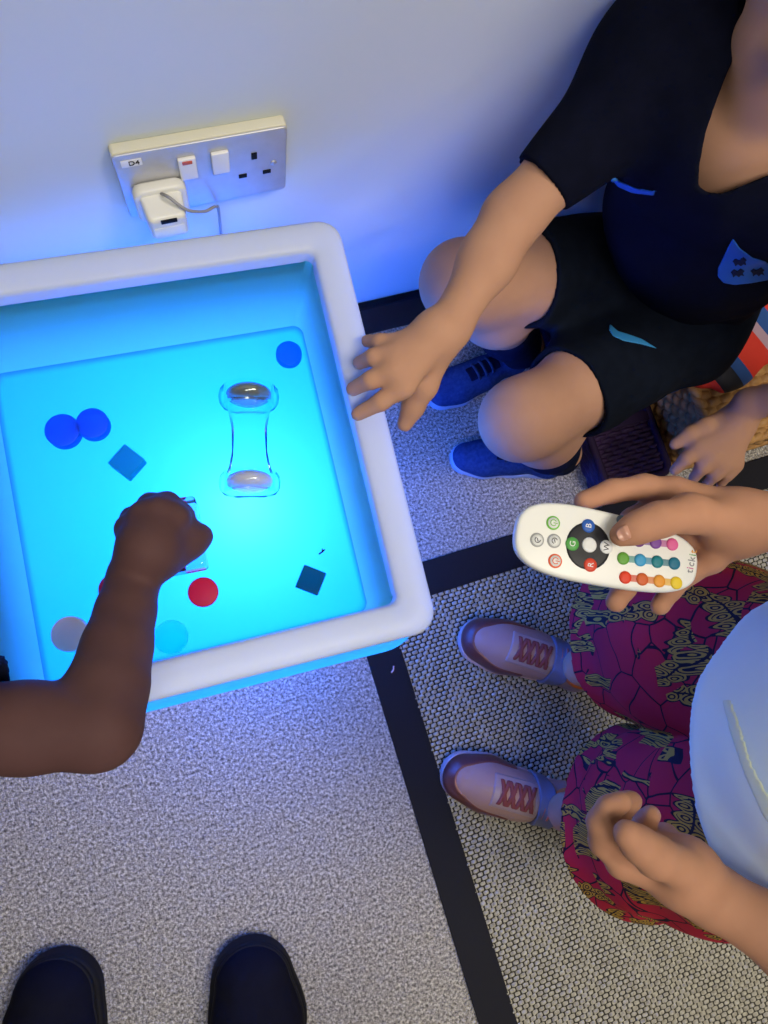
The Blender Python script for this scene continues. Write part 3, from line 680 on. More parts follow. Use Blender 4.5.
# left hand, half open, fingers curling upwards
pmL = W(684, 873, .522)
kL4 = [W(622, 862, .512), W(634, 852, .500), W(650, 846, .490), W(666, 846, .484)]
for p, r in zip(kL4, (.0122, .012, .0115, .0105)): body.append(cone(pmL, p, .0200, r, .012))
body += [cone(wL, pmL, .0205, .0205, .014)]
body += finger([kL4[0], W(603, 842, .524), W(600, 822, .534), W(609, 808, .541), W(621, 802, .543)], .0108, .0077, .004)
body += finger([kL4[1], W(618, 832, .505), W(617, 815, .515), W(625, 804, .523), W(632, 801, .523)], .0105, .0075, .004)
body += finger([kL4[2], W(641, 832, .494), W(645, 822, .503), W(651, 815, .510)], .0100, .0074, .004)
body += finger([kL4[3], W(662, 838, .486), W(664, 834, .494), W(668, 833, .499)], .0090, .0070, .004)
body += finger([W(678, 866, .540), W(655, 856, .553), W(640, 845, .560), W(627, 834, .563)], .0150, .0094, .008)
lo, hi = bounds(body, .012); g = Grid(lo, hi, .0026)
mesh_field('body', field(body, g), g, S_tan, girl, 1)
hair_cap(girl, PhC, rC, hcC, fC, -.8, M_hair, 8); eyes(PhC, rC, girl, None)

# pale blue top: loose, flaring to its hem
C_top = cloth('pale_blue_cotton', (.70, .80, .66), (.74, .83, .70), 12); nt = C_top.node_tree
C_top2 = mat('pale_yellow_glow', (.68, .73, .50), .9, .1)  # colour standing in for a soft pale glow on the cloth
bc = V(.433, -.655, 0)
tor = [cone(bc + V(-.012, .008, .470), bc + V(-.012, .006, .56), .136, .118, .04, (fC, .92)), cone(bc + V(-.012, .006, .56), cheC, .118, .096, .05, (fC, .85)), cone(sR, sL, .047, .047, .05)]
slv = chain([(sR, .048), (sR*.45 + eRc*.55, .048)], .03) + chain([(sL, .048), (sL*.45 + eLc*.55, .048)], .03)
sh = tor + slv; lo, hi = bounds(sh, .02); g = Grid(lo, hi, .0028)
F = field(sh, g) + wrinkle(g, 38, .0022, 21); F = np.maximum(F, -(F + .0068))
F = np.maximum(F, -plane(g, bc + V(0, 0, .462), (0, 0, 1)))
F = np.maximum(F, -field([ball(hcC, rC*1.04, 0), cone(cheC + V(0, 0, .05), hcC, .046, .046, 0)], g))
for s_, e_ in ((sR, eRc), (sL, eLc)):
    nr = field([cone(s_*.5 + e_*.5, e_, .075, .075, 0)], g); F = np.where(nr < 0, np.maximum(F, plane(g, s_*.45 + e_*.55, e_ - s_)), F)
top = mesh_field('top', F, g, C_top, girl, 1)
Ft = F
yb = [(722, 700), (731, 735), (745, 775), (762, 812), (800, 860), (800, 848), (768, 795), (752, 765), (740, 725), (731, 700)]
gf = Grid(W(748, 770, .52) - .13, W(748, 770, .52) + .13, .0017); Ff = field(sh, gf) + wrinkle(gf, 38, .0022, 21)
mesh_field('painted_glow_patch', np.maximum(np.maximum(Ff - .0010, -Ff - .003), np.maximum(px_prism(gf, yb, .5), -plane(gf, V(0, 0, .47), (0, 0, 1)))), gf, C_top2, top, 1)  # patch of pale glow on the top, painted as a colour

# crimson batik trousers, flared, ending above the ankles
def batik():
    m = mat('crimson_batik_cotton', (.30, .012, .06), .8, .2); nt = m.node_tree; b = nt.nodes['Principled BSDF']; N = nt.nodes.new; L = nt.links.new
    tc = N('ShaderNodeTexCoord'); nz = N('ShaderNodeTexNoise'); nz.inputs['Scale'].default_value = 14; nz.inputs['Detail'].default_value = 2
    L(tc.outputs['Object'], nz.inputs['Vector'])
    def math_(op, a, b_=None, c=None):
        n = N('ShaderNodeMath'); n.operation = op
        for i, x in enumerate((a, b_, c)):
            if x is None: continue
            if isinstance(x, (int, float)): n.inputs[i].default_value = x
            else: L(x, n.inputs[i])
        return n.outputs[0]
    def vm(op, a, b_=None, sc_=None):
        n = N('ShaderNodeVectorMath'); n.operation = op
        for i, x in enumerate((a, b_)):
            if x is None: continue
            if isinstance(x, tuple): n.inputs[i].default_value = x
            else: L(x, n.inputs[i])
        if sc_ is not None:
            if isinstance(sc_, (int, float)): n.inputs['Scale'].default_value = sc_
            else: L(sc_, n.inputs['Scale'])
        return n
    warp = vm('SCALE', vm('SUBTRACT', nz.outputs['Color'], (.5, .5, .5)).outputs[0], None, .022).outputs[0]
    co = vm('ADD', tc.outputs['Object'], warp).outputs[0]
    cs = vm('SCALE', co, None, 21.0).outputs[0]
    vo = N('ShaderNodeTexVoronoi'); vo.inputs['Scale'].default_value = 1.0; vo.inputs['Randomness'].default_value = .75; L(cs, vo.inputs['Vector'])
    loc = vm('SUBTRACT', cs, vo.outputs['Position']).outputs[0]
    rc = N('ShaderNodeSeparateColor'); L(vo.outputs['Color'], rc.inputs[0])
    vr = N('ShaderNodeVectorRotate'); vr.rotation_type = 'Z_AXIS'; L(loc, vr.inputs['Vector']); L(math_('MULTIPLY', rc.outputs[0], 6.283), vr.inputs['Angle'])
    sx = N('ShaderNodeSeparateXYZ'); L(vr.outputs[0], sx.inputs[0]); lx, ly, lz = sx.outputs
    ly2 = math_('ADD', ly, math_('MULTIPLY', math_('MULTIPLY', lx, lx), .55))           # bend the leaf
    ang = math_('MULTIPLY', lx, 16.0)
    wob = math_('MULTIPLY', math_('ABSOLUTE', math_('SINE', ang)), .085)                 # scalloped lobes along both sides
    wid = math_('SUBTRACT', math_('ADD', .15, wob), math_('MULTIPLY', math_('ABSOLUTE', lx), .20))
    dl = math_('MAXIMUM', math_('SUBTRACT', math_('ABSOLUTE', ly2), wid), math_('SUBTRACT', math_('ABSOLUTE', lx), .50))
    leaf = math_('LESS_THAN', dl, 0.0); halo = math_('LESS_THAN', dl, .030)
    lu = math_('MULTIPLY', math_('SUBTRACT', math_('FRACT', math_('MULTIPLY', lx, 16.0/math.pi)), .5), math.pi/16.0)
    lv = math_('MULTIPLY', math_('SUBTRACT', math_('ABSOLUTE', ly2), .095), .75)
    rib = math_('SINE', math_('MULTIPLY', math_('SQRT', math_('ADD', math_('MULTIPLY', lu, lu), math_('MULTIPLY', lv, lv))), 150.0))
    line = math_('GREATER_THAN', rib, -.15); mid = math_('LESS_THAN', math_('ABSOLUTE', ly2), .016)
    edge = math_('GREATER_THAN', dl, -.028)
    gold = math_('MULTIPLY', leaf, math_('MAXIMUM', math_('MULTIPLY', line, math_('SUBTRACT', 1.0, mid)), edge))
    ve = N('ShaderNodeTexVoronoi'); ve.feature = 'DISTANCE_TO_EDGE'; ve.inputs['Scale'].default_value = 1.15; L(vm('ADD', cs, (3.3, 1.7, .4)).outputs[0], ve.inputs['Vector'])
    vine = math_('LESS_THAN', ve.outputs['Distance'], .022)
    base = N('ShaderNodeMixRGB'); base.inputs[1].default_value = (.31, .008, .038, 1); base.inputs[2].default_value = (.44, .016, .03, 1)
    L(nz.outputs['Fac'], base.inputs[0])
    m1 = N('ShaderNodeMixRGB'); L(math_('MAXIMUM', vine, halo), m1.inputs[0]); L(base.outputs[0], m1.inputs[1]); m1.inputs[2].default_value = (.012, .006, .018, 1)
    m2 = N('ShaderNodeMixRGB'); L(gold, m2.inputs[0]); L(m1.outputs[0], m2.inputs[1]); m2.inputs[2].default_value = (.40, .235, .035, 1)
    L(m2.outputs[0], b.inputs['Base Color'])
    return m
M_batik = batik()
hmR, hmL = W(632, 631, .19), W(637, 825, .185)
legs = [cone(pelC, pelC + V(0, 0, .05), .098, .092, .04, (fC, .85)), cone(hR, hL, .078, .078, .04)]
pR = legs + [cone(hR, hR*.45 + hmR*.55, .082, .088, .05), cone(hR*.45 + hmR*.55, hmR - V(0, 0, .04), .088, .104, .05)]
pL = [cone(hL, hL*.45 + hmL*.55, .082, .090, .05), cone(hL*.45 + hmL*.55, hmL - V(0, 0, .04), .090, .112, .05)]
lo, hi = bounds(pR + pL, .02); g = Grid(lo, hi, .0026)
def leg_shell(pr, hm, seed, cutn):
    F = field(pr, g) + wrinkle(g, 48, .0042, seed); F = np.maximum(F, -(F + .0068))
    return np.maximum(F, -plane(g, hm, cutn))
F = np.minimum(leg_shell(pR, hmR, 31, (.10, -.10, 1)), leg_shell(pL, hmL, 32, (.06, .06, 1)))
F = np.maximum(F, plane(g, pelC + V(0, 0, .055), (0, 0, 1)))
mesh_field('trousers', F, g, M_batik, girl, 1)
# white cuff on the wrist that holds the remote
cd = unit(eRc - wR); 
mesh_prims('cuff', [cone(wR + cd*.000, wR + cd*.012, .0265, .0275, 0)], M_white, girl, .0016)
mesh_prims('thumbnail', [cone(W(627, 532, zt+.0190), W(622, 534.5, zt+.0165), .0052, .0050, .003, ((.2, 0, 1), .32))], mat('pink_nail', (.50, .26, .19), .3, .5), girl, .0007)
# socks and trainers
M_wsock = cloth('white_sock', (.70, .72, .76), (.76, .78, .82), 200)
SG = dict(upper=mat('dusty_pink_leather', (.33, .19, .18), .42, .5, noise=(30, .3, (.38, .23, .20)), bump=(700, .25, .001)), sole=mat('pale_pink_sole', (.62, .42, .38), .5), guard=mat('dark_rose_metallic', (.16, .055, .05), .35, .6, metal=.3), stay=mat('rose_grey_leather', (.34, .24, .25), .4, .5),
          tongue=mat('pink_mesh', (.44, .27, .26), .8, .2, bump=(900, .4, .001)), lace=mat('coral_lace', (.22, .05, .05), .8), strap=mat('grey_strap', (.13, .13, .19), .5, .4), emblem=mat('coral_emblem', (.50, .12, .08), .5), lining=mat('orange_lining', (.62, .15, .03), .8))
for nm, he, d, side, a_, lab in (('R', heR, dR, 1, anR, 'pink trainer nearer the tray'), ('L', heL, dL, -1, anL, 'pink trainer nearer the bottom edge')):
    SG['label'] = lab; make_shoe(girl, 'trainer', he, he + d*LC_, LC_, .090, side, 'trainer', SG)
    a0 = he + d*.046 + V(0, 0, .045)
    so = chain([(a0, .0165), (a0 + V(0, 0, .045), .0235)], .01); lo, hi = bounds(so, .01); g = Grid(lo, hi, .0018); F = field(so, g)
    F = np.maximum(F, plane(g, a0 + V(0, 0, .056 if nm == 'L' else .044), (.0, 0, 1))); mesh_field('sock', F, g, M_wsock, girl, 1)

# ------------------------------------------------------------------ the remote control
rem_c = W(609, 549, zr); ex = unit(W(690, 566, zr) - W(530, 533, zr)); ey = np.cross(V(0, 0, 1), ex)
RL = np.linalg.norm(W(700, 570, zr) - W(518, 531, zr)); 
Rm = np.stack([ex, ey, V(0, 0, 1)], 1)
rem = empty('remote_control', rem_c - V(0, 0, .011), 'white oval remote control with coloured buttons held in a hand', 'remote control')
def outline(s, n=72):                      # wide rounded end on the left, a little narrower at the right
    pts = []
    for i in range(n):
        a = 2*math.pi*i/n; c, s_ = math.cos(a), math.sin(a); e = .54 if c < 0 else .50
        x = math.copysign(abs(c)**e, c); y = math.copysign(abs(s_)**.72, s_)
        wy = .0272 - .0024*x + .0006*math.cos(math.pi*x)
        pts.append(((RL/2)*x*1.0 - x*s, y*wy - (y*s)))
    return pts
L_ = []
for zz, s in ((-.0120, .006), (-.0110, .0025), (-.0085, .0004), (-.004, 0), (-.0015, .0004), (-.0004, .0016), (0, .0032)): L_.append([(x, y, zz) for x, y in outline(s)])
def on_remote(vf): return xf(vf, Rm, rem_c)
build('case', *on_remote(loft(L_)), mat('white_remote_plastic', (.80, .80, .76), .35, .5), rem)
def at_px(px, py): d = W(px, py, zr) - rem_c; return d @ ex, d @ ey
def button(px, py, rpx, m, nm='button', h=.0009, e=1.0, label=None, ang=0):
    x, y = at_px(px, py); r = rpx*(CAM[2]-zr)/FPX
    vf = lathe([(r, -.0004), (r, h*.5), (r*.9, h), (r*.5, h*1.12)], 28); v = np.asarray(vf[0]); v[:, 0] *= e
    o = build(nm, *on_remote((v @ rotz(ang).T + V(x, y, 0), vf[1])), m, rem)
    if label: o['label'] = label
    return o
def bm(n, c): return mat(n, c, .45, .4)
M_black2 = bm('black_pad', (.012, .013, .018)); M_bw = bm('white_button', (.72, .73, .72))
ring_ = button(588, 546, 25.5, M_black2, 'control_pad', .0006, .97, 'black round pad of the remote')
def letter(o, ch_, px, py, size, m, rot=math.pi/2, lift=.0012):
    x, y = at_px(px, py); v, f = text_mesh(ch_, size, .00015); v = np.asarray(v) @ rotz(rot).T + V(x, y, lift)
    build('letter', *on_remote((v, f)), m, o, smooth=False)
M_print = bm('white_print', (.78, .78, .78)); M_dprint = bm('dark_print', (.03, .03, .035))
for px, py, n_, c, t in ((588, 526, 'blue_button', (.02, .10, .42), 'B'), (572, 544, 'green_button', (.08, .33, .07), 'G'), (590, 565, 'red_button', (.62, .06, .03), 'R'), (606, 547, 'white_button', (.72, .73, .74), 'W')):
    o = button(px, py, 7.4, bm(n_, c), 'button', .0013); letter(o, t, px, py, .0062, M_dprint if t == 'W' else M_print, math.pi/2 if t != 'W' else math.pi/2, .0015)
button(589, 545, 8.2, M_bw, 'button', .0014)
def ring_button(px, py, c, sym):
    o = button(px, py, 7.6, bm('outlined_button', c), 'button', .0008)
    x, y = at_px(px, py); r = 5.9*(CAM[2]-zr)/FPX
    f = lathe([(r, 0), (r, .0004), (r*.4, .0005)], 24); build('button_face', *on_remote(xf(f, None, (x, y, .0006))), M_bw, o)
    if sym == 'power':
        a = [(x + r*.55*math.cos(t), y + r*.55*math.sin(t), .0014) for t in np.linspace(.6, 5.7, 14)]; mm = bm('power_symbol', c)
        build('power_symbol', *on_remote(join(tube(a, .00032, 5), tube([(x, y, .0014), (x + r*.75, y, .0014)], .00032, 5))), mm, o)
    else:
        mm = M_dprint; a = [(x + r*.5*math.cos(t), y + r*.5*math.sin(t), .0014) for t in np.linspace(sym, sym+4.2, 12)]
        build('dimmer_symbol', *on_remote(join(tube(a, .00030, 5), tube([(x - r*.1, y + r*.3, .0014), (x + r*.15, y - r*.3, .0014)], .0003, 5))), mm, o)
ring_button(553, 523, (.16, .48, .06), 'power'); ring_button(554, 541, (.35, .36, .36), .4); ring_button(537, 540, (.35, .36, .36), 2.2); ring_button(555, 561, (.75, .12, .04), 'power')
rows = [((625, 577.5), (676, 583), [('red', (.72, .05, .02)), ('orange_red', (.62, .12, .03)), ('orange', (.78, .32, .04)), ('yellow', (.80, .58, .03))]),
        ((623, 558.5), (674, 563.5), [('green', (.13, .36, .05)), ('sky_blue', (.05, .33, .60)), ('teal', (.01, .20, .24)), ('dark_teal', (.01, .15, .25))]),
        ((622, 539), (672, 544.5), [('lime', (.25, .45, .05)), ('plum', (.16, .05, .22)), ('violet', (.19, .06, .32)), ('pink', (.70, .12, .32))])]
for a, b, cols in rows:
    prev = None
    for i, (n_, c) in enumerate(cols):
        px, py = a[0] + (b[0]-a[0])*i/3, a[1] + (b[1]-a[1])*i/3
        if i:                              # printed link between neighbouring buttons
            q0, q1 = at_px(*prev[:2]), at_px(px, py); cc = tuple((p_ + q_)/2*.8 + .12 for p_, q_ in zip(prev[2], c))
            dx, dy = q1[0]-q0[0], q1[1]-q0[1]; Ld = math.hypot(dx, dy)
            build('printed_link', *on_remote(xf(rbox(Ld, .0050, .00045, .001, .0001, 2), rotz(math.atan2(dy, dx)), ((q0[0]+q1[0])/2, (q0[1]+q1[1])/2, 0))), bm('link_print', cc), rem)
        button(px, py, 6.8, bm(n_ + '_key', c), 'button', .0014); prev = (px, py, c)
button(621, 520, 5.4, bm('slate_key', (.10, .15, .20)), 'button', .0012)
lx, ly = at_px(692, 560); off = 0
for ch_, c, dpx in (('t', (.25, .25, .27), 15.0), ('i', (.55, .12, .30), 12.0), ('c', (.25, .25, .27), 8.2), ('k', (.25, .25, .27), 3.2), ('i', (.10, .35, .12), -.9), ('t', (.65, .30, .05), -4.2)):
    v, f = text_mesh(ch_, .0082, .00012); v = np.asarray(v) @ rotz(math.pi/2).T + V(*at_px(692.5 - dpx*.2, 556 + dpx*1.02), .0003)
    build('logo_letter', *on_remote((v, f)), bm('logo_print', c), rem, smooth=False)

# ------------------------------------------------------------------ child reaching in from the left, holding a clear block
kid = empty('person', (-.42, -.33, 0), 'child kneeling left of the tray, bare brown arm reaching in to the glowing water tray', 'person')
zA = .470
wrA = W(134, 577, zA-.010); elA = W(98, 727, .520); shA = V(-.322, -.366, .552)
fA = unit(V(.2, .98, 0)); lA = V(-.98, .2, 0)
cA = shA + lA*.120 + V(0, 0, -.02); pA_ = cA + V(-.03, -.10, -.33); hA_ = cA + V(.0, .0, .20)
body = [cone(pA_, cA, .088, .090, .04, (fA, .75)), cone(shA, shA + lA*.23, .036, .036, .04), cone(cA, hA_, .038, .034, .03)]
hp, PhA = person_head(hA_, fA, .095, None); body += hp
body += chain([(shA, .033), (elA*.8 + shA*.2, .0278), (elA, .0268)], .012) + chain([(elA, .0268), (elA*.75 + wrA*.25, .0258), (elA*.5 + wrA*.5, .0230), (elA*.25 + wrA*.75, .0200), (wrA, .0175)], .012)
sA2 = shA + lA*.23; body += chain([(sA2, .038), (sA2 + V(-.04, -.03, -.17), .03), (sA2 + V(.02, .10, -.24), .022), (sA2 + V(.03, .15, -.25), .02)], .02)
for q in (-1, 1):
    h_ = pA_ + lA*.055*q; k_ = V(h_[0], h_[1], .062) + fA*.05 + V(-.02, .02, 0) + lA*.02*q; f_ = k_ - fA*.20; f_[2] = .055
    body += chain([(h_, .064), (k_, .048)], .03) + chain([(k_, .046), (k_*.5 + f_*.5, .042), (f_, .028), (f_ - fA*.05 + V(0, 0, -.02), .022)], .02)
km = W(150, 548, zA)
kA = [W(129, 529, zA-.010), W(143, 517, zA-.001), W(159, 512, zA+.002), W(175, 518, zA-.002)]
for p, r in zip(kA, (.0105, .0118, .0122, .0115)): body.append(cone(km, p, .0205, r, .008))
body += [cone(wrA, km, .0175, .0205, .014)]
body += finger([kA[0], W(133, 519, zA-.028), W(143, 522, zA-.046), W(152, 529, zA-.055)], .0105, .0080, .005)
body += finger([kA[1], W(151, 506, zA-.016), W(158, 508, zA-.038), W(163, 518, zA-.052)], .0112, .0085, .005)
body += finger([kA[2], W(167, 505, zA-.010), W(172, 508, zA-.034), W(172, 520, zA-.052)], .0112, .0085, .005)
body += finger([kA[3], W(181, 516, zA-.016), W(184, 521, zA-.036), W(180, 529, zA-.050)], .0110, .0082, .005)
body += finger([W(166, 556, zA-.012), W(182, 545, zA-.016), W(193, 540, zA-.020), W(202, 536, zA-.024)], .0150, .0088, .010)
lo, hi = bounds(body, .012); g = Grid(lo, hi, .0028)
mesh_field('body', field(body, g), g, S_dark, kid, 1)
hair_cap(kid, PhA, .095, hA_, fA, -.3, M_hair, 9); eyes(PhA, .095, kid, None)
C_dkblue = cloth('dark_navy_cotton', (.006, .009, .03), (.010, .014, .04))
sh = [cone(pA_ - V(0, 0, .01), cA, .104, .104, .04, (fA, .78)), cone(shA, sA2, .047, .047, .05)] + chain([(shA, .050), (elA, .046)], .03) + chain([(sA2, .048), (sA2 + V(-.027, -.02, -.115), .046)], .03)
lo, hi = bounds(sh, .02); g = Grid(lo, hi, .003); F = field(sh, g) + wrinkle(g, 55, .002, 41); F = np.maximum(F, -(F + .007))
cutp = W(-4, 722, .53); nr = field([cone(shA*.25 + elA*.75, elA, .10, .10, 0)], g); F = np.where(nr < .02, np.maximum(F, plane(g, cutp, elA - shA)), F)
F = np.maximum(F, -plane(g, pA_, (0, 0, 1))); F = np.maximum(F, -field([cone(cA, hA_, .046, .044, 0)], g))
mesh_field('tshirt', F, g, C_dkblue, kid, 1)
lgs = []
for q in (-1, 1):
    h_ = pA_ + lA*.055*q; k_ = V(h_[0], h_[1], .062) + fA*.05 + V(-.02, .02, 0) + lA*.02*q; lgs += [cone(h_, h_*.25 + k_*.75, .074, .060, .03)]
lgs += [cone(pA_, pA_ + V(0, 0, .05), .098, .098, .04, (fA, .8))]
mesh_prims('shorts', lgs, C_short, kid, .0035)

# the clear block in the hand, with pink shapes sealed inside
bc_ = W(179, 537, .425); blk = empty('clear_block', bc_ - V(0, 0, .018), 'clear plastic block with pink shapes inside, gripped by the reaching hand', 'toy block')
Mb = rotz(.55); gB = Grid(bc_ - .05, bc_ + .05, .0012); Xb, Yb, Zb = gB.axes()
a = W(163, 501, .425) - bc_; b = W(175, 572, .425) - bc_
ux = unit((b - a)*V(1, 1, 0)); uy = np.cross(V(0, 0, 1), ux); hl_, hw_ = np.linalg.norm(b - a)/2, .0195
la, lb = (Xb - bc_[0])*ux[0] + (Yb - bc_[1])*ux[1], (Xb - bc_[0])*uy[0] + (Yb - bc_[1])*uy[1]
qa, qb, qc = np.maximum(np.abs(la) - hl_ + .004, 0), np.maximum(np.abs(lb) - hw_ + .004, 0), np.maximum(np.abs(Zb - bc_[2]) - .016 + .004, 0)
build_ = mesh_field('shell', (np.sqrt(qa**2 + qb**2 + qc**2) - .004).astype(np.float32), gB, clear_mat('clear_block_plastic', (.90, .80, .92), .3), blk, 1)
M_pink = pmat('hot_pink_plastic', (.75, .03, .16), .4)
for s_, t_ in ((-.80, .35), (-.2, .6), (.35, .5), (.80, -.15)):
    p = bc_ + ux*hl_*s_ + uy*hw_*t_
    build('pink_shape', *xf(rbox(.011, .008, .007, .002, .001, 3), rotz(math.atan2(ux[1], ux[0])), p - V(0, 0, .004)), M_pink, blk)

# ------------------------------------------------------------------ the grown-up who takes the photograph: black shoes and trouser legs
adult = empty('person', (-.24, -.93, 0), 'standing person of whom only the black shoe toes show at the bottom edge', 'person')
SA = dict(upper=cloth('black_leather', (.006, .006, .011), (.008, .008, .014)), sole=mat('black_rubber', (.006, .006, .008), .7, .2), lining=mat('black_lining', (.006, .006, .008), .9), label='black shoe')
M_trs = cloth('black_trousers', (.008, .008, .012), (.012, .012, .016))
for toe, dpx, side in ((W(50, 949, .03), (40, 1120), -1), (W(256, 935, .03), (268, 1110), 1)):
    bk = W(*dpx, .03); d = unit((toe - bk)*V(1, 1, 0)); L = .31; he = V(toe[0], toe[1], 0) - d*L
    SA['label'] = 'black shoe on the left' if side < 0 else 'black shoe on the right'
    make_shoe(adult, 'shoe', he, he + d*L, L, .096, side, 'plain', SA)
    a0 = he + d*.07
    mesh_prims('trouser_leg', chain([(a0 + V(0, 0, .10), .060), (a0 - d*.01 + V(0, 0, .30), .068), (a0 - d*.02 + V(0, 0, .48), .075)], .03), M_trs, adult, .005)

# ------------------------------------------------------------------ what the boy sits on
def weave_grid(nu, nv, pt, nrm, pu_, pv_, lu, lv, amp):     # displaced woven sheet over a parametrised surface
    u = np.linspace(0, 1, nu); v_ = np.linspace(0, 1, nv); U_, V_ = np.meshgrid(u, v_, indexing='ij')
    P = pt(U_, V_); N_ = nrm(U_, V_)
    r = np.floor(V_*lv/pv_); a = (U_*lu/pu_ + .5*(r % 2)) % 1; b = (V_*lv/pv_) % 1
    h = amp*(np.sin(np.pi*a)**.7)*np.sqrt(np.maximum(0, 1-(2*b-1)**2))
    P = P + N_*h[..., None]; ii = np.arange(nu*nv).reshape(nu, nv)
    return P.reshape(-1, 3), np.stack([ii[:-1, :-1], ii[1:, :-1], ii[1:, 1:], ii[:-1, 1:]], -1).reshape(-1, 4)
M_wick = mat('golden_wicker', (.50, .28, .10), .55, .35, noise=(70, .25, (.30, .15, .05)))
HX0, HX1, HY0, HY1, HZ = .662, 1.02, -.352, -.03, .142
ham = empty('wicker_hamper', ((HX0+HX1)/2, (HY0+HY1)/2, 0), 'golden brown wicker hamper under the sitting child', 'hamper')
hw, hd = HX1-HX0, HY1-HY0; per = np.array(rrect(hw-.012, hd-.012, .03, 10)); per = np.vstack([per, per[:1]])
sl_ = np.concatenate([[0], np.cumsum(np.linalg.norm(np.diff(per, axis=0), axis=1))]); PL = sl_[-1]
def side_pt(U_, V_):
    x = np.interp(U_*PL, sl_, per[:, 0]); y = np.interp(U_*PL, sl_, per[:, 1]); return np.stack([x + (HX0+HX1)/2, y + (HY0+HY1)/2, V_*HZ], -1)
def side_n(U_, V_):
    e = 1e-3; a = side_pt((U_+e) % 1, V_) - side_pt((U_-e) % 1, V_); n = np.stack([a[..., 1], -a[..., 0], 0*a[..., 0]], -1); return n/np.maximum(np.linalg.norm(n, axis=-1, keepdims=True), 1e-9)
v, q = weave_grid(900, 70, side_pt, side_n, .022, .0125, PL, HZ, .0065); build('side_weave', v, q, M_wick, ham)
def lid_pt(U_, V_): return np.stack([HX0+.004 + U_*(hw-.008), HY0+.004 + V_*(hd-.008), np.full_like(U_, HZ)], -1)
v, q = weave_grid(330, 260, lid_pt, lambda U_, V_: np.stack([0*U_, 0*U_, 1+0*U_], -1), .022, .0125, hw, hd, .0055); build('lid', v, q, M_wick, ham)
for zz, rr in ((HZ-.002, .0075), (.009, .008)):
    loop = [(x*1.012 + (HX0+HX1)/2, y*1.012 + (HY0+HY1)/2, zz) for x, y in per]
    L2 = []
    for s_ in (0, 1):                       # two strands twisted round each other make the plaited border
        pp = []
        for i, p in enumerate(np.linspace(0, PL, 260)):
            x = np.interp(p, sl_, per[:, 0])*1.012; y = np.interp(p, sl_, per[:, 1])*1.012; ph = p/.030*2*math.pi + s_*math.pi
            rn = 1 + .012*math.cos(ph); pp.append(V(x*rn + (HX0+HX1)/2, y*rn + (HY0+HY1)/2, zz + .0042*math.sin(ph)))
        L2.append(tube(pp, .0058, 7))
    build('plaited_border', *join(*L2), M_wick, ham)
# dark purple raffia tray on the floor in front of it
PX0, PX1, PY0, PY1, PZ = .530, .648, -.358, -.035, .060
bas = empty('raffia_basket', ((PX0+PX1)/2, (PY0+PY1)/2, 0), 'dark purple raffia basket lying between the blue shoes and the wicker hamper', 'basket')
M_raf = mat('purple_raffia', (.045, .018, .075), .6, .3, noise=(90, .3, (.015, .007, .03)))
M_raf2 = mat('dark_purple_binding', (.018, .008, .035), .7, .2)
pw, pd = PX1-PX0, PY1-PY0; pc_ = ((PX0+PX1)/2, (PY0+PY1)/2)
v, q = weave_grid(150, 330, lambda U_, V_: np.stack([PX0+.012+U_*(pw-.024), PY0+.012+V_*(pd-.024), np.full_like(U_, PZ-.010)], -1), lambda U_, V_: np.stack([0*U_, 0*U_, 1+0*U_], -1), .030, .0075, pw, pd, .0055); build('top_weave', v, q, M_raf, bas)
per2 = np.array(rrect(pw-.012, pd-.012, .012, 6)); per2 = np.vstack([per2, per2[:1]]); s2 = np.concatenate([[0], np.cumsum(np.linalg.norm(np.diff(per2, axis=0), axis=1))]); P2 = s2[-1]
def sp2(U_, V_): return np.stack([np.interp(U_*P2, s2, per2[:, 0]) + pc_[0], np.interp(U_*P2, s2, per2[:, 1]) + pc_[1], V_*(PZ-.008)], -1)
def sn2(U_, V_):
    e = 1e-3; a = sp2((U_+e) % 1, V_) - sp2((U_-e) % 1, V_); n = np.stack([a[..., 1], -a[..., 0], 0*a[..., 0]], -1); return n/np.maximum(np.linalg.norm(n, axis=-1, keepdims=True), 1e-9)
v, q = weave_grid(520, 46, sp2, sn2, .030, .0075, P2, PZ, .005); build('side_weave', v, q, M_raf, bas)
lp = [V(np.interp(t, s2, per2[:, 0]) + pc_[0], np.interp(t, s2, per2[:, 1]) + pc_[1], PZ-.007) for t in np.linspace(0, P2, 120)]
build('bound_edge', *tube(lp, .0065, 8), M_raf2, bas)
for yy in (-.26, -.19, -.12): build('cross_band', *xf(rbox(pw-.01, .016, .004, .002, .001, 2), None, (pc_[0], yy, PZ-.006)), M_raf2, bas)
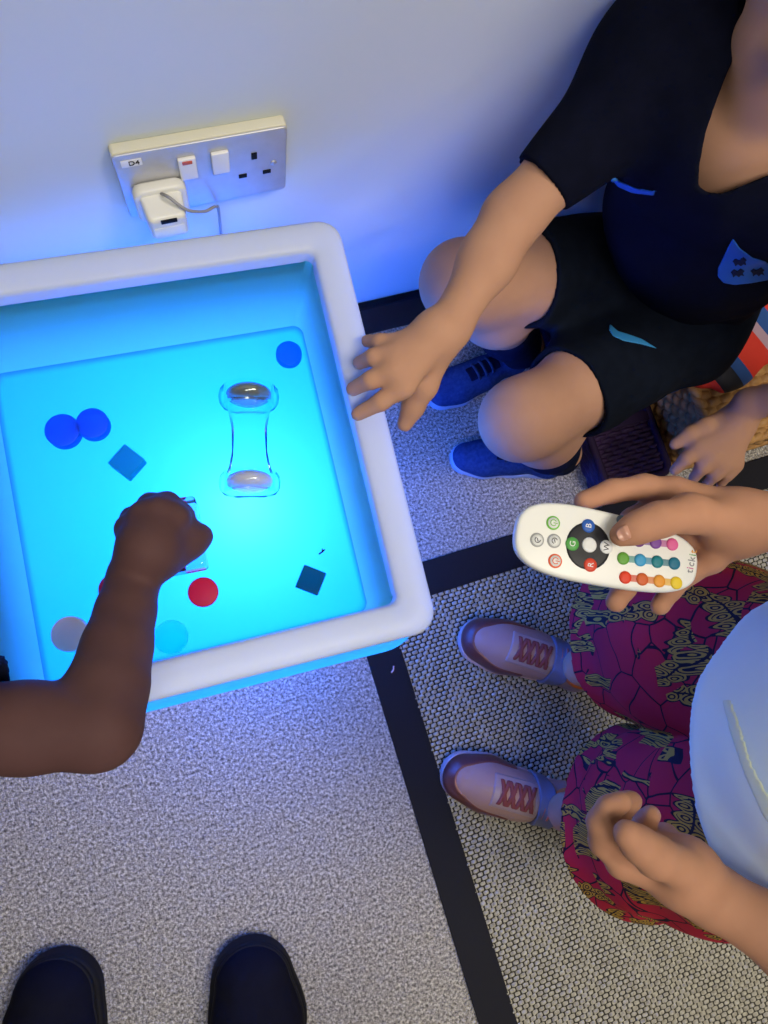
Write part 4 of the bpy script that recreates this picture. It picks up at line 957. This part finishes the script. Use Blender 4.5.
# red, black and blue jacket the boy sits on
def jacket_mat():
    m = mat('panelled_jacket_fabric', (.5, .02, .015), .6, .3, bump=(60, .2, .004)); nt = m.node_tree; b = nt.nodes['Principled BSDF']; N = nt.nodes.new
    tc = N('ShaderNodeTexCoord'); sp_ = N('ShaderNodeVectorMath'); sp_.operation = 'DOT_PRODUCT'; sp_.inputs[1].default_value = (3.6, 1.6, 2.0)
    r = N('ShaderNodeValToRGB'); r.color_ramp.interpolation = 'CONSTANT'; e = r.color_ramp.elements
    cols = [(0, (.010, .04, .16)), (.10, (.55, .03, .015)), (.22, (.012, .012, .02)), (.34, (.02, .07, .25)), (.42, (.60, .035, .02)), (.60, (.42, .28, .36)), (.66, (.02, .08, .30)), (.76, (.62, .035, .02)), (.9, (.012, .012, .02))]
    e[0].position, e[0].color = 0, (*cols[0][1], 1); e[1].position, e[1].color = cols[1][0], (*cols[1][1], 1)
    for p_, c in cols[2:]: k = e.new(p_); k.color = (*c, 1)
    ma = N('ShaderNodeMath'); ma.operation = 'FRACT'; ad = N('ShaderNodeMath'); ad.operation = 'ADD'; ad.inputs[1].default_value = 1.55
    L = nt.links.new; L(tc.outputs['Object'], sp_.inputs[0]); L(sp_.outputs['Value'], ad.inputs[0]); L(ad.outputs[0], ma.inputs[0]); L(ma.outputs[0], r.inputs[0]); L(r.outputs[0], b.inputs['Base Color'])
    return m
jp = [cone(V(.60, -.215, .112), V(.70, -.225, .164), .030, .034, .03, ((0, 0, 1), .40)), cone(V(.70, -.225, .164), V(.86, -.17, .166), .045, .06, .03, ((0, 0, 1), .30)), cone(V(.69, -.17, .164), V(.88, -.11, .166), .06, .07, .03, ((0, 0, 1), .25))]
lo, hi = bounds(jp, .02); g = Grid(lo, hi, .003); F = field(jp, g) + wrinkle(g, 90, .0035, 77)
F = np.maximum(F, -(Z_ := (g.axes()[2] - .158)) if False else F)
jk = empty('jacket', (.74, -.17, .155), 'crumpled red, black and blue jacket spread on the wicker hamper', 'jacket')
mesh_field('fabric', F, g, jacket_mat(), jk, 2)
